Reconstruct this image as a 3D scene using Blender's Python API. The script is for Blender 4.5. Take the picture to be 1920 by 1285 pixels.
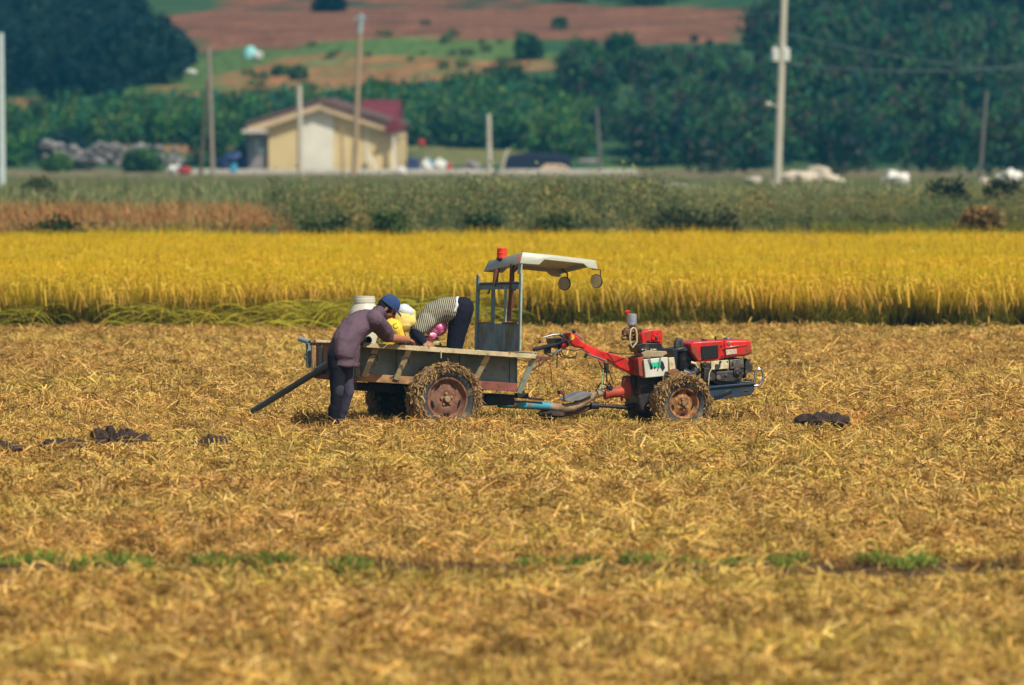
import bpy, math, random
import numpy as np
from mathutils import Vector, Matrix, noise as mnoise
R = math.radians
random.seed(7); rng = np.random.default_rng(11)
sc = bpy.context.scene
COL = sc.collection
for o in list(bpy.data.objects): bpy.data.objects.remove(o)

# ------------------------------------------------------------------ camera, light, exposure
CZ = 2.875; FPX = 16000.0; PITCH = math.atan(427.5 / FPX)
cd = bpy.data.cameras.new('camera'); cam = bpy.data.objects.new('camera', cd); COL.objects.link(cam)
cam.location = (0, 0, CZ); cam.rotation_euler = (math.pi / 2 - PITCH, 0, 0)
cd.sensor_width = 36; cd.lens = 36 * FPX / 1920; cd.clip_start = 1; cd.clip_end = 5000
cd.dof.use_dof = True; cd.dof.focus_distance = 80.5; cd.dof.aperture_fstop = 3.8
sc.camera = cam
w = bpy.data.worlds.new('World'); sc.world = w; w.use_nodes = True
SUN_AZ = (0.62, -0.78); SUN_EL = R(50)
nt = w.node_tree; bg = nt.nodes['Background']
sky = nt.nodes.new('ShaderNodeTexSky'); sky.sky_type = 'NISHITA'; sky.sun_disc = False
sky.sun_elevation = SUN_EL; sky.sun_rotation = math.atan2(SUN_AZ[0], SUN_AZ[1]); sky.air_density = 1.2; sky.dust_density = 2.0
nt.links.new(sky.outputs[0], bg.inputs[0]); bg.inputs[1].default_value = 0.075
sd = bpy.data.lights.new('sun', 'SUN'); sd.energy = 5.0; sd.angle = R(0.5); sd.color = (1, 0.93, 0.80)
so = bpy.data.objects.new('sun', sd); COL.objects.link(so)
sv = Vector((SUN_AZ[0] * math.cos(SUN_EL), SUN_AZ[1] * math.cos(SUN_EL), math.sin(SUN_EL))).normalized()
so.rotation_euler = sv.to_track_quat('Z', 'Y').to_euler(); so.location = (0, 60, 40)
sc.view_settings.view_transform = 'Standard'; sc.view_settings.look = 'None'
sc.view_settings.exposure = 0.0; sc.view_settings.gamma = 1.0
sc.render.engine = 'CYCLES'
cy = sc.cycles
cy.max_bounces = 5; cy.diffuse_bounces = 3; cy.glossy_bounces = 2; cy.transmission_bounces = 3; cy.transparent_max_bounces = 6
cy.use_denoising = True; cy.sample_clamp_indirect = 4

# ------------------------------------------------------------------ camera geometry (real places from the photograph)
CP, SP = math.cos(PITCH), math.sin(PITCH)
def ray(px, py):
    a = (px - 960) / FPX; b = (642.5 - py) / FPX
    return Vector((a, CP + b * SP, -SP + b * CP))
def W(px, py, Y):
    d = ray(px, py); t = Y / d.y
    return Vector((d.x * t, Y, CZ + d.z * t))
def proj(x, y, z):
    dz = z - CZ
    dep = y * CP - dz * SP; up = y * SP + dz * CP
    return 960 + FPX * x / dep, 642.5 - FPX * up / dep
class Frame:
    def __init__(s, O, yaw):
        s.O = Vector(O); s.yaw = R(yaw)
        s.e1 = Vector((math.cos(s.yaw), math.sin(s.yaw), 0)); s.e2 = Vector((-math.sin(s.yaw), math.cos(s.yaw), 0))
    def __call__(s, px, py, v=0.0):
        d = ray(px, py); C = Vector((0, 0, CZ))
        t = (v - (C - s.O).dot(s.e2)) / d.dot(s.e2)
        P = C + d * t - s.O
        return Vector((P.dot(s.e1), v, P.z))

# ------------------------------------------------------------------ materials
def lk(nt, a, b): nt.links.new(a, b)
def pm(name, col, rough=0.6, metal=0.0, var=0.25, scale=9.0, rust=None, rust_amt=0.3, rust_scale=7.0, bump=0.15, bscale=60.0, spec=0.4, coat=0.0):
    m = bpy.data.materials.new(name); m.use_nodes = True; n = m.node_tree; p = n.nodes['Principled BSDF']
    p.inputs['Roughness'].default_value = rough; p.inputs['Metallic'].default_value = metal
    p.inputs['Specular IOR Level'].default_value = spec; p.inputs['Coat Weight'].default_value = coat
    tc = n.nodes.new('ShaderNodeTexCoord')
    nz = n.nodes.new('ShaderNodeTexNoise'); nz.inputs['Scale'].default_value = scale; nz.inputs['Detail'].default_value = 6
    lk(n, tc.outputs['Object'], nz.inputs['Vector'])
    mr = n.nodes.new('ShaderNodeMapRange'); mr.inputs[1].default_value = 0.3; mr.inputs[2].default_value = 0.7
    mr.inputs[3].default_value = 1 - var; mr.inputs[4].default_value = 1 + var * 0.6
    lk(n, nz.outputs[0], mr.inputs[0])
    mx = n.nodes.new('ShaderNodeMix'); mx.data_type = 'RGBA'; mx.blend_type = 'MULTIPLY'; mx.inputs[0].default_value = 1
    mx.inputs[6].default_value = (*col, 1); lk(n, mr.outputs[0], mx.inputs[7])
    out = mx.outputs[2]
    if rust:
        n2 = n.nodes.new('ShaderNodeTexNoise'); n2.inputs['Scale'].default_value = rust_scale; n2.inputs['Detail'].default_value = 8; n2.inputs['Roughness'].default_value = 0.65
        lk(n, tc.outputs['Object'], n2.inputs['Vector'])
        r = n.nodes.new('ShaderNodeMapRange'); c = 0.66 - rust_amt * 0.4
        r.inputs[1].default_value = c - 0.04; r.inputs[2].default_value = c + 0.06; lk(n, n2.outputs[0], r.inputs[0])
        m2 = n.nodes.new('ShaderNodeMix'); m2.data_type = 'RGBA'; lk(n, r.outputs[0], m2.inputs[0]); lk(n, out, m2.inputs[6]); m2.inputs[7].default_value = (*rust, 1)
        out = m2.outputs[2]
        if metal > 0:
            im = n.nodes.new('ShaderNodeMapRange'); im.inputs[3].default_value = metal; im.inputs[4].default_value = 0; lk(n, r.outputs[0], im.inputs[0]); lk(n, im.outputs[0], p.inputs['Metallic'])
    lk(n, out, p.inputs['Base Color'])
    if bump:
        nb = n.nodes.new('ShaderNodeTexNoise'); nb.inputs['Scale'].default_value = bscale; nb.inputs['Detail'].default_value = 4
        lk(n, tc.outputs['Object'], nb.inputs['Vector'])
        b = n.nodes.new('ShaderNodeBump'); b.inputs['Strength'].default_value = bump; b.inputs['Distance'].default_value = 0.01
        lk(n, nb.outputs[0], b.inputs['Height']); lk(n, b.outputs[0], p.inputs['Normal'])
    return m
def leafmat(name, tints, wscale=0.25, transl=0.3, rough=0.7, mid=0.5, spread=0.25, fine=None):
    """colour attribute x large-area tint that follows the ground position"""
    m = bpy.data.materials.new(name); m.use_nodes = True; n = m.node_tree
    for x in list(n.nodes): n.nodes.remove(x)
    out = n.nodes.new('ShaderNodeOutputMaterial'); at = n.nodes.new('ShaderNodeAttribute'); at.attribute_name = 'Col'
    geo = n.nodes.new('ShaderNodeNewGeometry'); nz = n.nodes.new('ShaderNodeTexNoise'); nz.inputs['Scale'].default_value = wscale; nz.inputs['Detail'].default_value = 5
    lk(n, geo.outputs['Position'], nz.inputs['Vector'])
    cr = n.nodes.new('ShaderNodeValToRGB'); el = cr.color_ramp.elements
    for i, t in enumerate(tints):
        pos = mid - spread + 2 * spread * i / max(1, len(tints) - 1)
        if i < 2: e = el[i]; e.position = pos
        else: e = el.new(pos)
        e.color = (*t, 1)
    lk(n, nz.outputs[0], cr.inputs[0])
    mx = n.nodes.new('ShaderNodeMix'); mx.data_type = 'RGBA'; mx.blend_type = 'MULTIPLY'; mx.inputs[0].default_value = 1
    lk(n, at.outputs[0], mx.inputs[6]); lk(n, cr.outputs[0], mx.inputs[7]); c = mx.outputs[2]
    if fine:
        nf = n.nodes.new('ShaderNodeTexNoise'); nf.inputs['Scale'].default_value = fine; nf.inputs['Detail'].default_value = 3
        lk(n, geo.outputs['Position'], nf.inputs['Vector'])
        mr = n.nodes.new('ShaderNodeMapRange'); mr.inputs[1].default_value = .35; mr.inputs[2].default_value = .65; mr.inputs[3].default_value = .65; mr.inputs[4].default_value = 1.3
        lk(n, nf.outputs[0], mr.inputs[0])
        m3 = n.nodes.new('ShaderNodeMix'); m3.data_type = 'RGBA'; m3.blend_type = 'MULTIPLY'; m3.inputs[0].default_value = 1
        lk(n, c, m3.inputs[6]); lk(n, mr.outputs[0], m3.inputs[7]); c = m3.outputs[2]
    d = n.nodes.new('ShaderNodeBsdfDiffuse'); t = n.nodes.new('ShaderNodeBsdfTranslucent'); ms = n.nodes.new('ShaderNodeMixShader'); ms.inputs[0].default_value = transl
    lk(n, c, d.inputs[0]); lk(n, c, t.inputs[0]); lk(n, d.outputs[0], ms.inputs[1]); lk(n, t.outputs[0], ms.inputs[2])
    lk(n, ms.outputs[0], out.inputs[0])
    return m

# ------------------------------------------------------------------ mesh building
def tag(o, label=None, cat=None, group=None, kind=None):
    if label: o['label'] = label
    if cat: o['category'] = cat
    if group: o['group'] = group
    if kind: o['kind'] = kind
    return o
def empty(name, loc, rz=0.0):
    o = bpy.data.objects.new(name, None); COL.objects.link(o); o.location = loc; o.rotation_euler = (0, 0, rz); o.empty_display_size = 0.2
    return o
def ortho(d):
    d = d.normalized(); a = Vector((0, 0, 1)) if abs(d.z) < 0.9 else Vector((1, 0, 0))
    x = d.cross(a).normalized(); return x, x.cross(d).normalized()
class MB:
    def __init__(s): s.v = []; s.f = []
    def add(s, vs, fs):
        k = len(s.v); s.v += [Vector(q) for q in vs]; s.f += [tuple(i + k for i in f) for f in fs]; return s
    def box(s, c, size, rot=None):
        hx, hy, hz = size[0] / 2, size[1] / 2, size[2] / 2; c = Vector(c)
        vs = [Vector((x, y, z)) for x in (-hx, hx) for y in (-hy, hy) for z in (-hz, hz)]
        if rot is not None: vs = [rot @ q for q in vs]
        return s.add([q + c for q in vs], [(0, 1, 3, 2), (4, 6, 7, 5), (0, 4, 5, 1), (2, 3, 7, 6), (0, 2, 6, 4), (1, 5, 7, 3)])
    def beam(s, p0, p1, wd, ht, side=None):
        p0, p1 = Vector(p0), Vector(p1); d = (p1 - p0).normalized()
        if side is None: x = d.cross(Vector((0, 0, 1))); x = x.normalized() if x.length > 1e-3 else Vector((1, 0, 0))
        else: x = Vector(side); x = (x - d * x.dot(d)).normalized()
        z = x.cross(d).normalized()
        vs = [p + x * a * wd / 2 + z * b * ht / 2 for p in (p0, p1) for a in (-1, 1) for b in (-1, 1)]
        return s.add(vs, [(0, 1, 3, 2), (4, 6, 7, 5), (0, 4, 5, 1), (2, 3, 7, 6), (0, 2, 6, 4), (1, 5, 7, 3)])
    def tube(s, pts, r, n=12, cap=True, sx=1.0, xdir=None):
        pts = [Vector(p) for p in pts]; m = len(pts); rs = r if isinstance(r, (list, tuple)) else [r] * m
        k = len(s.v); px = None
        for i, p in enumerate(pts):
            d = (pts[min(i + 1, m - 1)] - pts[max(i - 1, 0)]).normalized()
            if px is None: x = Vector(xdir) if xdir else ortho(d)[0]
            else: x = px
            x = (x - d * x.dot(d)).normalized(); y = d.cross(x); px = x
            for j in range(n):
                a = 2 * math.pi * j / n; s.v.append(p + (x * math.cos(a) * sx + y * math.sin(a)) * rs[i])
        for i in range(m - 1):
            for j in range(n):
                a = k + i * n + j; b = k + i * n + (j + 1) % n; s.f.append((a, b, b + n, a + n))
        if cap:
            s.f.append(tuple(k + j for j in range(n))[::-1]); s.f.append(tuple(k + (m - 1) * n + j for j in range(n)))
        return s
    def pipe(s, pts, r, ri, n=16):
        """hollow tube, open at both ends"""
        pts = [Vector(p) for p in pts]; m = len(pts); k = len(s.v); px = None
        for rr in (r, ri):
            px = None
            for i, p in enumerate(pts):
                d = (pts[min(i + 1, m - 1)] - pts[max(i - 1, 0)]).normalized()
                x = ortho(d)[0] if px is None else px
                x = (x - d * x.dot(d)).normalized(); y = d.cross(x); px = x
                for j in range(n):
                    a = 2 * math.pi * j / n; s.v.append(p + (x * math.cos(a) + y * math.sin(a)) * rr)
        for q in (0, 1):
            for i in range(m - 1):
                for j in range(n):
                    a = k + q * m * n + i * n + j; b = k + q * m * n + i * n + (j + 1) % n
                    s.f.append((a, b, b + n, a + n) if q == 0 else (a, a + n, b + n, b))
        for i in (0, m - 1):
            for j in range(n):
                a = k + i * n + j; b = k + i * n + (j + 1) % n; s.f.append((a, a + m * n, b + m * n, b))
        return s
    def lathe(s, prof, c, axis, n=32, close=False):
        c = Vector(c); ax = Vector(axis).normalized(); x, y = ortho(ax); k = len(s.v); m = len(prof)
        for (r, h) in prof:
            for j in range(n):
                a = 2 * math.pi * j / n; s.v.append(c + ax * h + (x * math.cos(a) + y * math.sin(a)) * max(r, 1e-4))
        for i in range(m - 1 if not close else m):
            for j in range(n):
                a = k + i * n + j; b = k + i * n + (j + 1) % n; c2 = k + ((i + 1) % m) * n + j; d2 = k + ((i + 1) % m) * n + (j + 1) % n
                s.f.append((a, b, d2, c2))
        return s
    def prism(s, pts, ext):
        pts = [Vector(p) for p in pts]; ext = Vector(ext); n = len(pts); k = len(s.v)
        s.v += pts + [p + ext for p in pts]
        s.f.append(tuple(range(k, k + n))); s.f.append(tuple(range(k + 2 * n - 1, k + n - 1, -1)))
        for i in range(n):
            j = (i + 1) % n; s.f.append((k + j, k + i, k + i + n, k + j + n))
        return s
    def ball(s, c, r, n=16, rot=None, lump=0.0, seed=0.0):
        c = Vector(c); r = Vector(r) if isinstance(r, (list, tuple, Vector)) else Vector((r, r, r)); m = n // 2; k = len(s.v)
        def P(th, ph):
            q = Vector((math.sin(th) * math.cos(ph), math.sin(th) * math.sin(ph), math.cos(th)))
            if lump: q = q * (1 + lump * mnoise.noise(q * 1.7 + Vector((seed, seed * 2, 0))) + 0.5 * lump * mnoise.noise(q * 4.3 + Vector((seed, 0, seed))))
            q = Vector((q.x * r.x, q.y * r.y, q.z * r.z))
            return c + (rot @ q if rot is not None else q)
        s.v.append(P(0, 0))
        for i in range(1, m):
            for j in range(n): s.v.append(P(math.pi * i / m, 2 * math.pi * j / n))
        s.v.append(P(math.pi, 0)); last = len(s.v) - 1
        for j in range(n):
            s.f.append((k, k + 1 + j, k + 1 + (j + 1) % n)); a = k + 1 + (m - 2) * n; s.f.append((last, a + (j + 1) % n, a + j))
        for i in range(m - 2):
            for j in range(n):
                a = k + 1 + i * n + j; b = k + 1 + i * n + (j + 1) % n; s.f.append((a, a + n, b + n, b))
        return s
    def cap(s, p0, r0, p1, r1, n=14):
        """closed capsule with tapered radius"""
        p0, p1 = Vector(p0), Vector(p1); d = (p1 - p0).normalized(); x, y = ortho(d); k = len(s.v); rings = []
        for t in (-90, -60, -30, 0): rings.append((p0 + d * r0 * math.sin(R(t)), max(r0 * math.cos(R(t)), 1e-4)))
        for t in (0, 30, 60, 90): rings.append((p1 + d * r1 * math.sin(R(t)), max(r1 * math.cos(R(t)), 1e-4)))
        for (c, r) in rings:
            for j in range(n): a = 2 * math.pi * j / n; s.v.append(c + (x * math.cos(a) + y * math.sin(a)) * r)
        for i in range(len(rings) - 1):
            for j in range(n):
                a = k + i * n + j; b = k + i * n + (j + 1) % n; s.f.append((a, b, b + n, a + n))
        s.f.append(tuple(k + j for j in range(n))[::-1]); s.f.append(tuple(k + (len(rings) - 1) * n + j for j in range(n)))
        return s
    def chain(s, pts):
        for (p0, r0), (p1, r1) in zip(pts[:-1], pts[1:]): s.cap(p0, r0, p1, r1)
        return s
    def build(s, name, mat, parent=None, bevel=0.0, angle=35, off=None, smooth=True, fix=True):
        me = bpy.data.meshes.new(name); vs = s.v if off is None else [q - off for q in s.v]
        me.from_pydata([tuple(q) for q in vs], [], s.f); me.update()
        if fix:
            import bmesh
            b = bmesh.new(); b.from_mesh(me); bmesh.ops.recalc_face_normals(b, faces=b.faces); b.to_mesh(me); b.free()
        if smooth:
            me.shade_smooth(); me.set_sharp_from_angle(angle=R(angle))
        if mat: me.materials.append(mat)
        o = bpy.data.objects.new(name, me); COL.objects.link(o)
        if parent: o.parent = parent
        if off is not None: o.location = off
        if bevel:
            b = o.modifiers.new('bevel', 'BEVEL'); b.width = bevel; b.segments = 2; b.limit_method = 'ANGLE'; b.angle_limit = R(40); b.harden_normals = False
        return o
def npobj(name, V, F, mat, cols=None, parent=None, smooth=False):
    me = bpy.data.meshes.new(name); me.from_pydata(V.tolist(), [], F.tolist() if hasattr(F, 'tolist') else F); me.update()
    if cols is not None:
        a = me.color_attributes.new('Col', 'FLOAT_COLOR', 'POINT')
        c4 = np.ones((len(V), 4), np.float32); c4[:len(cols), :3] = cols; a.data.foreach_set('color', c4.ravel())
    if smooth: me.shade_smooth()
    if mat: me.materials.append(mat)
    o = bpy.data.objects.new(name, me); COL.objects.link(o)
    if parent: o.parent = parent
    return o
def ribbons(base, d0, L, wd, g, segs, c0, c1, taper=0.3, side=None, cpow=1.0):
    """n blades: start point, start direction, length, width, droop; returns verts, quads, colours"""
    n = len(base); d0 = d0 / np.linalg.norm(d0, axis=1, keepdims=True)
    if side is None:
        a = rng.uniform(0, 2 * np.pi, n); side = np.stack([np.cos(a), np.sin(a), rng.uniform(-.3, .3, n)], 1)
    side = side - d0 * (side * d0).sum(1, keepdims=True); side /= np.linalg.norm(side, axis=1, keepdims=True) + 1e-9
    V = np.zeros((n, segs + 1, 2, 3)); C = np.zeros((n, segs + 1, 2, 3))
    for k in range(segs + 1):
        t = k / segs; p = base + d0 * (L * t)[:, None]; p[:, 2] -= g * L * t * t
        hw = (wd * (1 - t * t * (1 - taper)) / 2)[:, None]
        V[:, k, 0] = p - side * hw; V[:, k, 1] = p + side * hw
        c = c0 * (1 - t ** cpow) + c1 * t ** cpow; C[:, k, 0] = c; C[:, k, 1] = c
    idx = np.arange(n * (segs + 1) * 2).reshape(n, segs + 1, 2)
    F = np.stack([idx[:, :-1, 0], idx[:, :-1, 1], idx[:, 1:, 1], idx[:, 1:, 0]], -1).reshape(-1, 4)
    return V.reshape(-1, 3), F, C.reshape(-1, 3)
def joinm(parts):
    V, F, C, k = [], [], [], 0
    for v, f, c in parts: V.append(v); F.append(f + k); C.append(c); k += len(v)
    return np.concatenate(V), np.concatenate(F), np.concatenate(C)
def pick(cols, n, jit=0.12, p=None):
    cols = np.array(cols); i = rng.choice(len(cols), n, p=p)
    return cols[i] * rng.uniform(1 - jit, 1 + jit, (n, 1))
_tree = None
def scatter_tree():
    global _tree
    if _tree: return _tree
    g = bpy.data.node_groups.new('scatter', 'GeometryNodeTree')
    g.interface.new_socket('Geometry', in_out='INPUT', socket_type='NodeSocketGeometry'); g.interface.new_socket('Geometry', in_out='OUTPUT', socket_type='NodeSocketGeometry')
    N = g.nodes.new; gi = N('NodeGroupInput'); go = N('NodeGroupOutput')
    def at(nm):
        a = N('GeometryNodeInputNamedAttribute'); a.data_type = 'FLOAT'; a.inputs['Name'].default_value = nm; return a.outputs['Attribute']
    cmp_ = N('FunctionNodeCompare'); cmp_.data_type = 'FLOAT'; cmp_.operation = 'GREATER_THAN'; cmp_.inputs[1].default_value = 0.5
    lk(g, at('is_pt'), cmp_.inputs[0])
    sp = N('GeometryNodeSeparateGeometry'); sp.domain = 'POINT'; lk(g, gi.outputs[0], sp.inputs[0]); lk(g, cmp_.outputs[0], sp.inputs[1])
    ip = N('GeometryNodeInstanceOnPoints'); lk(g, sp.outputs[0], ip.inputs['Points']); lk(g, sp.outputs[1], ip.inputs['Instance'])
    cx = N('ShaderNodeCombineXYZ'); lk(g, at('rotz'), cx.inputs[2]); lk(g, cx.outputs[0], ip.inputs['Rotation'])
    lk(g, at('scl'), ip.inputs['Scale']); lk(g, ip.outputs[0], go.inputs[0]); _tree = g
    return g
def scatter(name, patch, pts, scl, mat, label, cat, rot=None):
    V, F, C = patch; n0 = len(V); allv = np.concatenate([V, pts]); n1 = len(allv)
    o = npobj(name, allv, F, mat, C)
    for nm, val in (('is_pt', np.r_[np.zeros(n0), np.ones(len(pts))]), ('scl', np.r_[np.ones(n0), scl]),
                    ('rotz', np.r_[np.zeros(n0), rot if rot is not None else rng.uniform(0, 6.28, len(pts))])):
        a = o.data.attributes.new(nm, 'FLOAT', 'POINT'); a.data.foreach_set('value', val.astype(np.float32))
    m = o.modifiers.new('scatter', 'NODES'); m.node_group = scatter_tree()
    tag(o, label, cat, kind='stuff'); return o
def gridpts(x0, x1, y0, y1, sp, jit=0.35):
    xs = np.arange(x0, x1, sp); ys = np.arange(y0, y1, sp); X, Y = np.meshgrid(xs, ys); X = X.ravel(); Y = Y.ravel()
    return X + rng.uniform(-jit, jit, len(X)) * sp, Y + rng.uniform(-jit, jit, len(Y)) * sp
# ------------------------------------------------------------------ ground and hills
SOIL = -0.10
def gz(x, y):
    x = np.asarray(x, float); y = np.asarray(y, float)
    z = np.interp(y, [158, 164, 172, 198, 235, 450], [SOIL, .58, .72, .72, 0, 0])
    z = z + .13 * np.exp(-((y - 54) / .45) ** 2)
    h = 0.08 * np.maximum(0, y - 450) - 0.00002 * np.maximum(0, y - 640) ** 2
    h = h + np.clip((y - 450) / 60, 0, 1) * (0.5 * np.sin(x * 0.045 + 1.0) + 0.35 * np.sin(x * 0.11 + y * 0.05) + 0.25 * np.sin(y * 0.13 + x * .02))
    return z + np.where(y > 450, h, 0)
def ground_hit(px, py):
    d = ray(px, py); t0 = 40.0
    for i in range(4000):
        t = t0 + i * 0.25; P = Vector((0, 0, CZ)) + d * t
        if P.z <= float(gz(P.x, P.y)): return P
    return P
def inpoly(px, py, poly):
    c = np.zeros(px.shape, bool); n = len(poly); j = n - 1
    for i in range(n):
        xi, yi = poly[i]; xj, yj = poly[j]
        c ^= ((yi > py) != (yj > py)) & (px < (xj - xi) * (py - yi) / (yj - yi + 1e-9) + xi); j = i
    return c
def vnoise(X, Y, s, seed=0.0):
    return np.array([mnoise.fractal(Vector((x * s + seed, y * s - seed, seed)), 0.6, 2.1, 4) for x, y in zip(X.ravel(), Y.ravel())]).reshape(X.shape)
def groundmat(name, nsc, lo, hi, bump, mudcol=None):
    m = bpy.data.materials.new(name); m.use_nodes = True; n = m.node_tree; p = n.nodes['Principled BSDF']; p.inputs['Roughness'].default_value = .95; p.inputs['Specular IOR Level'].default_value = .1
    at = n.nodes.new('ShaderNodeAttribute'); at.attribute_name = 'Col'; g = n.nodes.new('ShaderNodeNewGeometry')
    nz = n.nodes.new('ShaderNodeTexNoise'); nz.inputs['Scale'].default_value = nsc; nz.inputs['Detail'].default_value = 8; nz.inputs['Roughness'].default_value = .65; lk(n, g.outputs['Position'], nz.inputs['Vector'])
    mr = n.nodes.new('ShaderNodeMapRange'); mr.inputs[1].default_value = .3; mr.inputs[2].default_value = .7; mr.inputs[3].default_value = lo; mr.inputs[4].default_value = hi; lk(n, nz.outputs[0], mr.inputs[0])
    mx = n.nodes.new('ShaderNodeMix'); mx.data_type = 'RGBA'; mx.blend_type = 'MULTIPLY'; mx.inputs[0].default_value = 1
    lk(n, at.outputs[0], mx.inputs[6]); lk(n, mr.outputs[0], mx.inputs[7]); lk(n, mx.outputs[2], p.inputs['Base Color'])
    b = n.nodes.new('ShaderNodeBump'); b.inputs['Strength'].default_value = bump; b.inputs['Distance'].default_value = .1; lk(n, nz.outputs[0], b.inputs['Height']); lk(n, b.outputs[0], p.inputs['Normal'])
    return m
def sheet(name, xs, ys, colf, mat):
    X, Y = np.meshgrid(xs, ys); Z = gz(X, Y); V = np.stack([X, Y, Z], -1).reshape(-1, 3); nx = len(xs)
    i = np.arange(len(V)).reshape(X.shape); F = np.stack([i[:-1, :-1], i[:-1, 1:], i[1:, 1:], i[1:, :-1]], -1).reshape(-1, 4)
    o = npobj(name, V, F, mat, colf(X, Y, Z).reshape(-1, 3), smooth=True); o['kind'] = 'structure'; return o
def fieldcol(X, Y, Z):
    C = np.zeros(X.shape + (3,)); C[:] = (0.13, 0.07, 0.03)
    C[Y > 112] = (0.10, 0.065, 0.03); C[Y > 160] = (0.16, 0.13, 0.07); C[Y > 205] = (0.13, 0.13, 0.05); C[Y > 395] = (.2, .17, .09); C[np.abs(Y - 54) < 1] = (.10, .06, .03)
    return C
sheet('ground', np.r_[-500, -200, -90, np.arange(-60, 61, 4), 90, 200, 500], np.r_[-60, 0, np.arange(30, 51, 3), np.arange(52, 56.1, .2), np.arange(58, 158, 4), np.arange(158, 240, 2), np.arange(240, 440, 10), 440.0, 445.0, 450.0], fieldcol, groundmat('soil', 6, .5, 1.4, .6))
P_BROWN = [(270, 30), (420, 8), (900, 2), (1420, 22), (1375, 84), (1050, 78), (700, 80), (560, 92), (470, 98), (400, 92), (320, 60)]
P_GREEN1 = [(540, 82), (700, 76), (1005, 72), (1010, 118), (860, 128), (560, 108)]
P_ORANGE = [(410, 145), (560, 98), (860, 114), (1050, 112), (1050, 132), (760, 155), (560, 178), (420, 186)]
P_GREEN2 = [(170, 185), (330, 125), (460, 82), (560, 100), (430, 142), (430, 172), (330, 196), (220, 210)]
P_SM1 = [(325, 160), (355, 158), (362, 182), (328, 184)]; P_SM2 = [(30, 190), (82, 188), (84, 204), (34, 206)]; P_TOP = [(430, -30), (980, -30), (980, 16), (430, 16)]
def hillcol(X, Y, Z):
    px, py = proj(X, Y, Z); n1 = vnoise(X, Y, .12, 3.0); n2 = vnoise(X, Y, .12, 9.0); n3 = vnoise(X, Y, .3, 5.0)
    qx = px + n1 * 30; qy = py + n2 * 9
    C = np.zeros(X.shape + (3,)); C[:] = (0.05, 0.11, 0.045); C += np.clip(n3, -.4, .6)[..., None] * np.array((.05, .035, .01))
    def put(poly, c): C[inpoly(qx, qy, poly)] = c
    C = C * (1 + .0 * X[..., None])
    put(P_TOP, (0.30, .11, .055)); put(P_BROWN, (.24, .105, .058)); put(P_GREEN1, (.11, .19, .05)); put(P_GREEN2, (.10, .17, .045)); put(P_ORANGE, (.42, .19, .075)); put(P_SM1, (.42, .19, .075)); put(P_SM2, (.42, .2, .08))
    fur = (1 + .14 * np.sin(Y * 1.15 + X * .06 + n1 * 2) + .45 * n3)[..., None]; kk = inpoly(qx, qy, P_BROWN) | inpoly(qx, qy, P_ORANGE); C[kk] = (C * fur)[kk]
    k = inpoly(qx, qy, P_ORANGE) & (n3 > 0.02); C[k] = (.20, .20, .07)
    k = inpoly(qx, qy, P_TOP) & (n3 > 0.1); C[k] = (.05, .08, .04)
    k = (qy > 262) & (qy < 300) & (qx > 250) & (qx < 470) & (n2 > -.1); C[k] = (.38, .20, .09)
    k = (qy > 268) & (qy < 312) & (qx > 750) & (qx < 1000); C[k] = (.20, .20, .07)
    k = (qy > 300) & (qx > 1120) & (qx < 1320); C[k] = (.12, .20, .05)
    return np.maximum(C * .8, .01)
sheet('hillside', np.r_[-700, -400, -200, np.arange(-110, 111, 1.6), 200, 400, 700], np.r_[np.arange(450, 640, 1.6), np.arange(640, 1100, 20.)], hillcol, groundmat('hill_soil', 1.6, .5, 1.5, .8))
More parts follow.
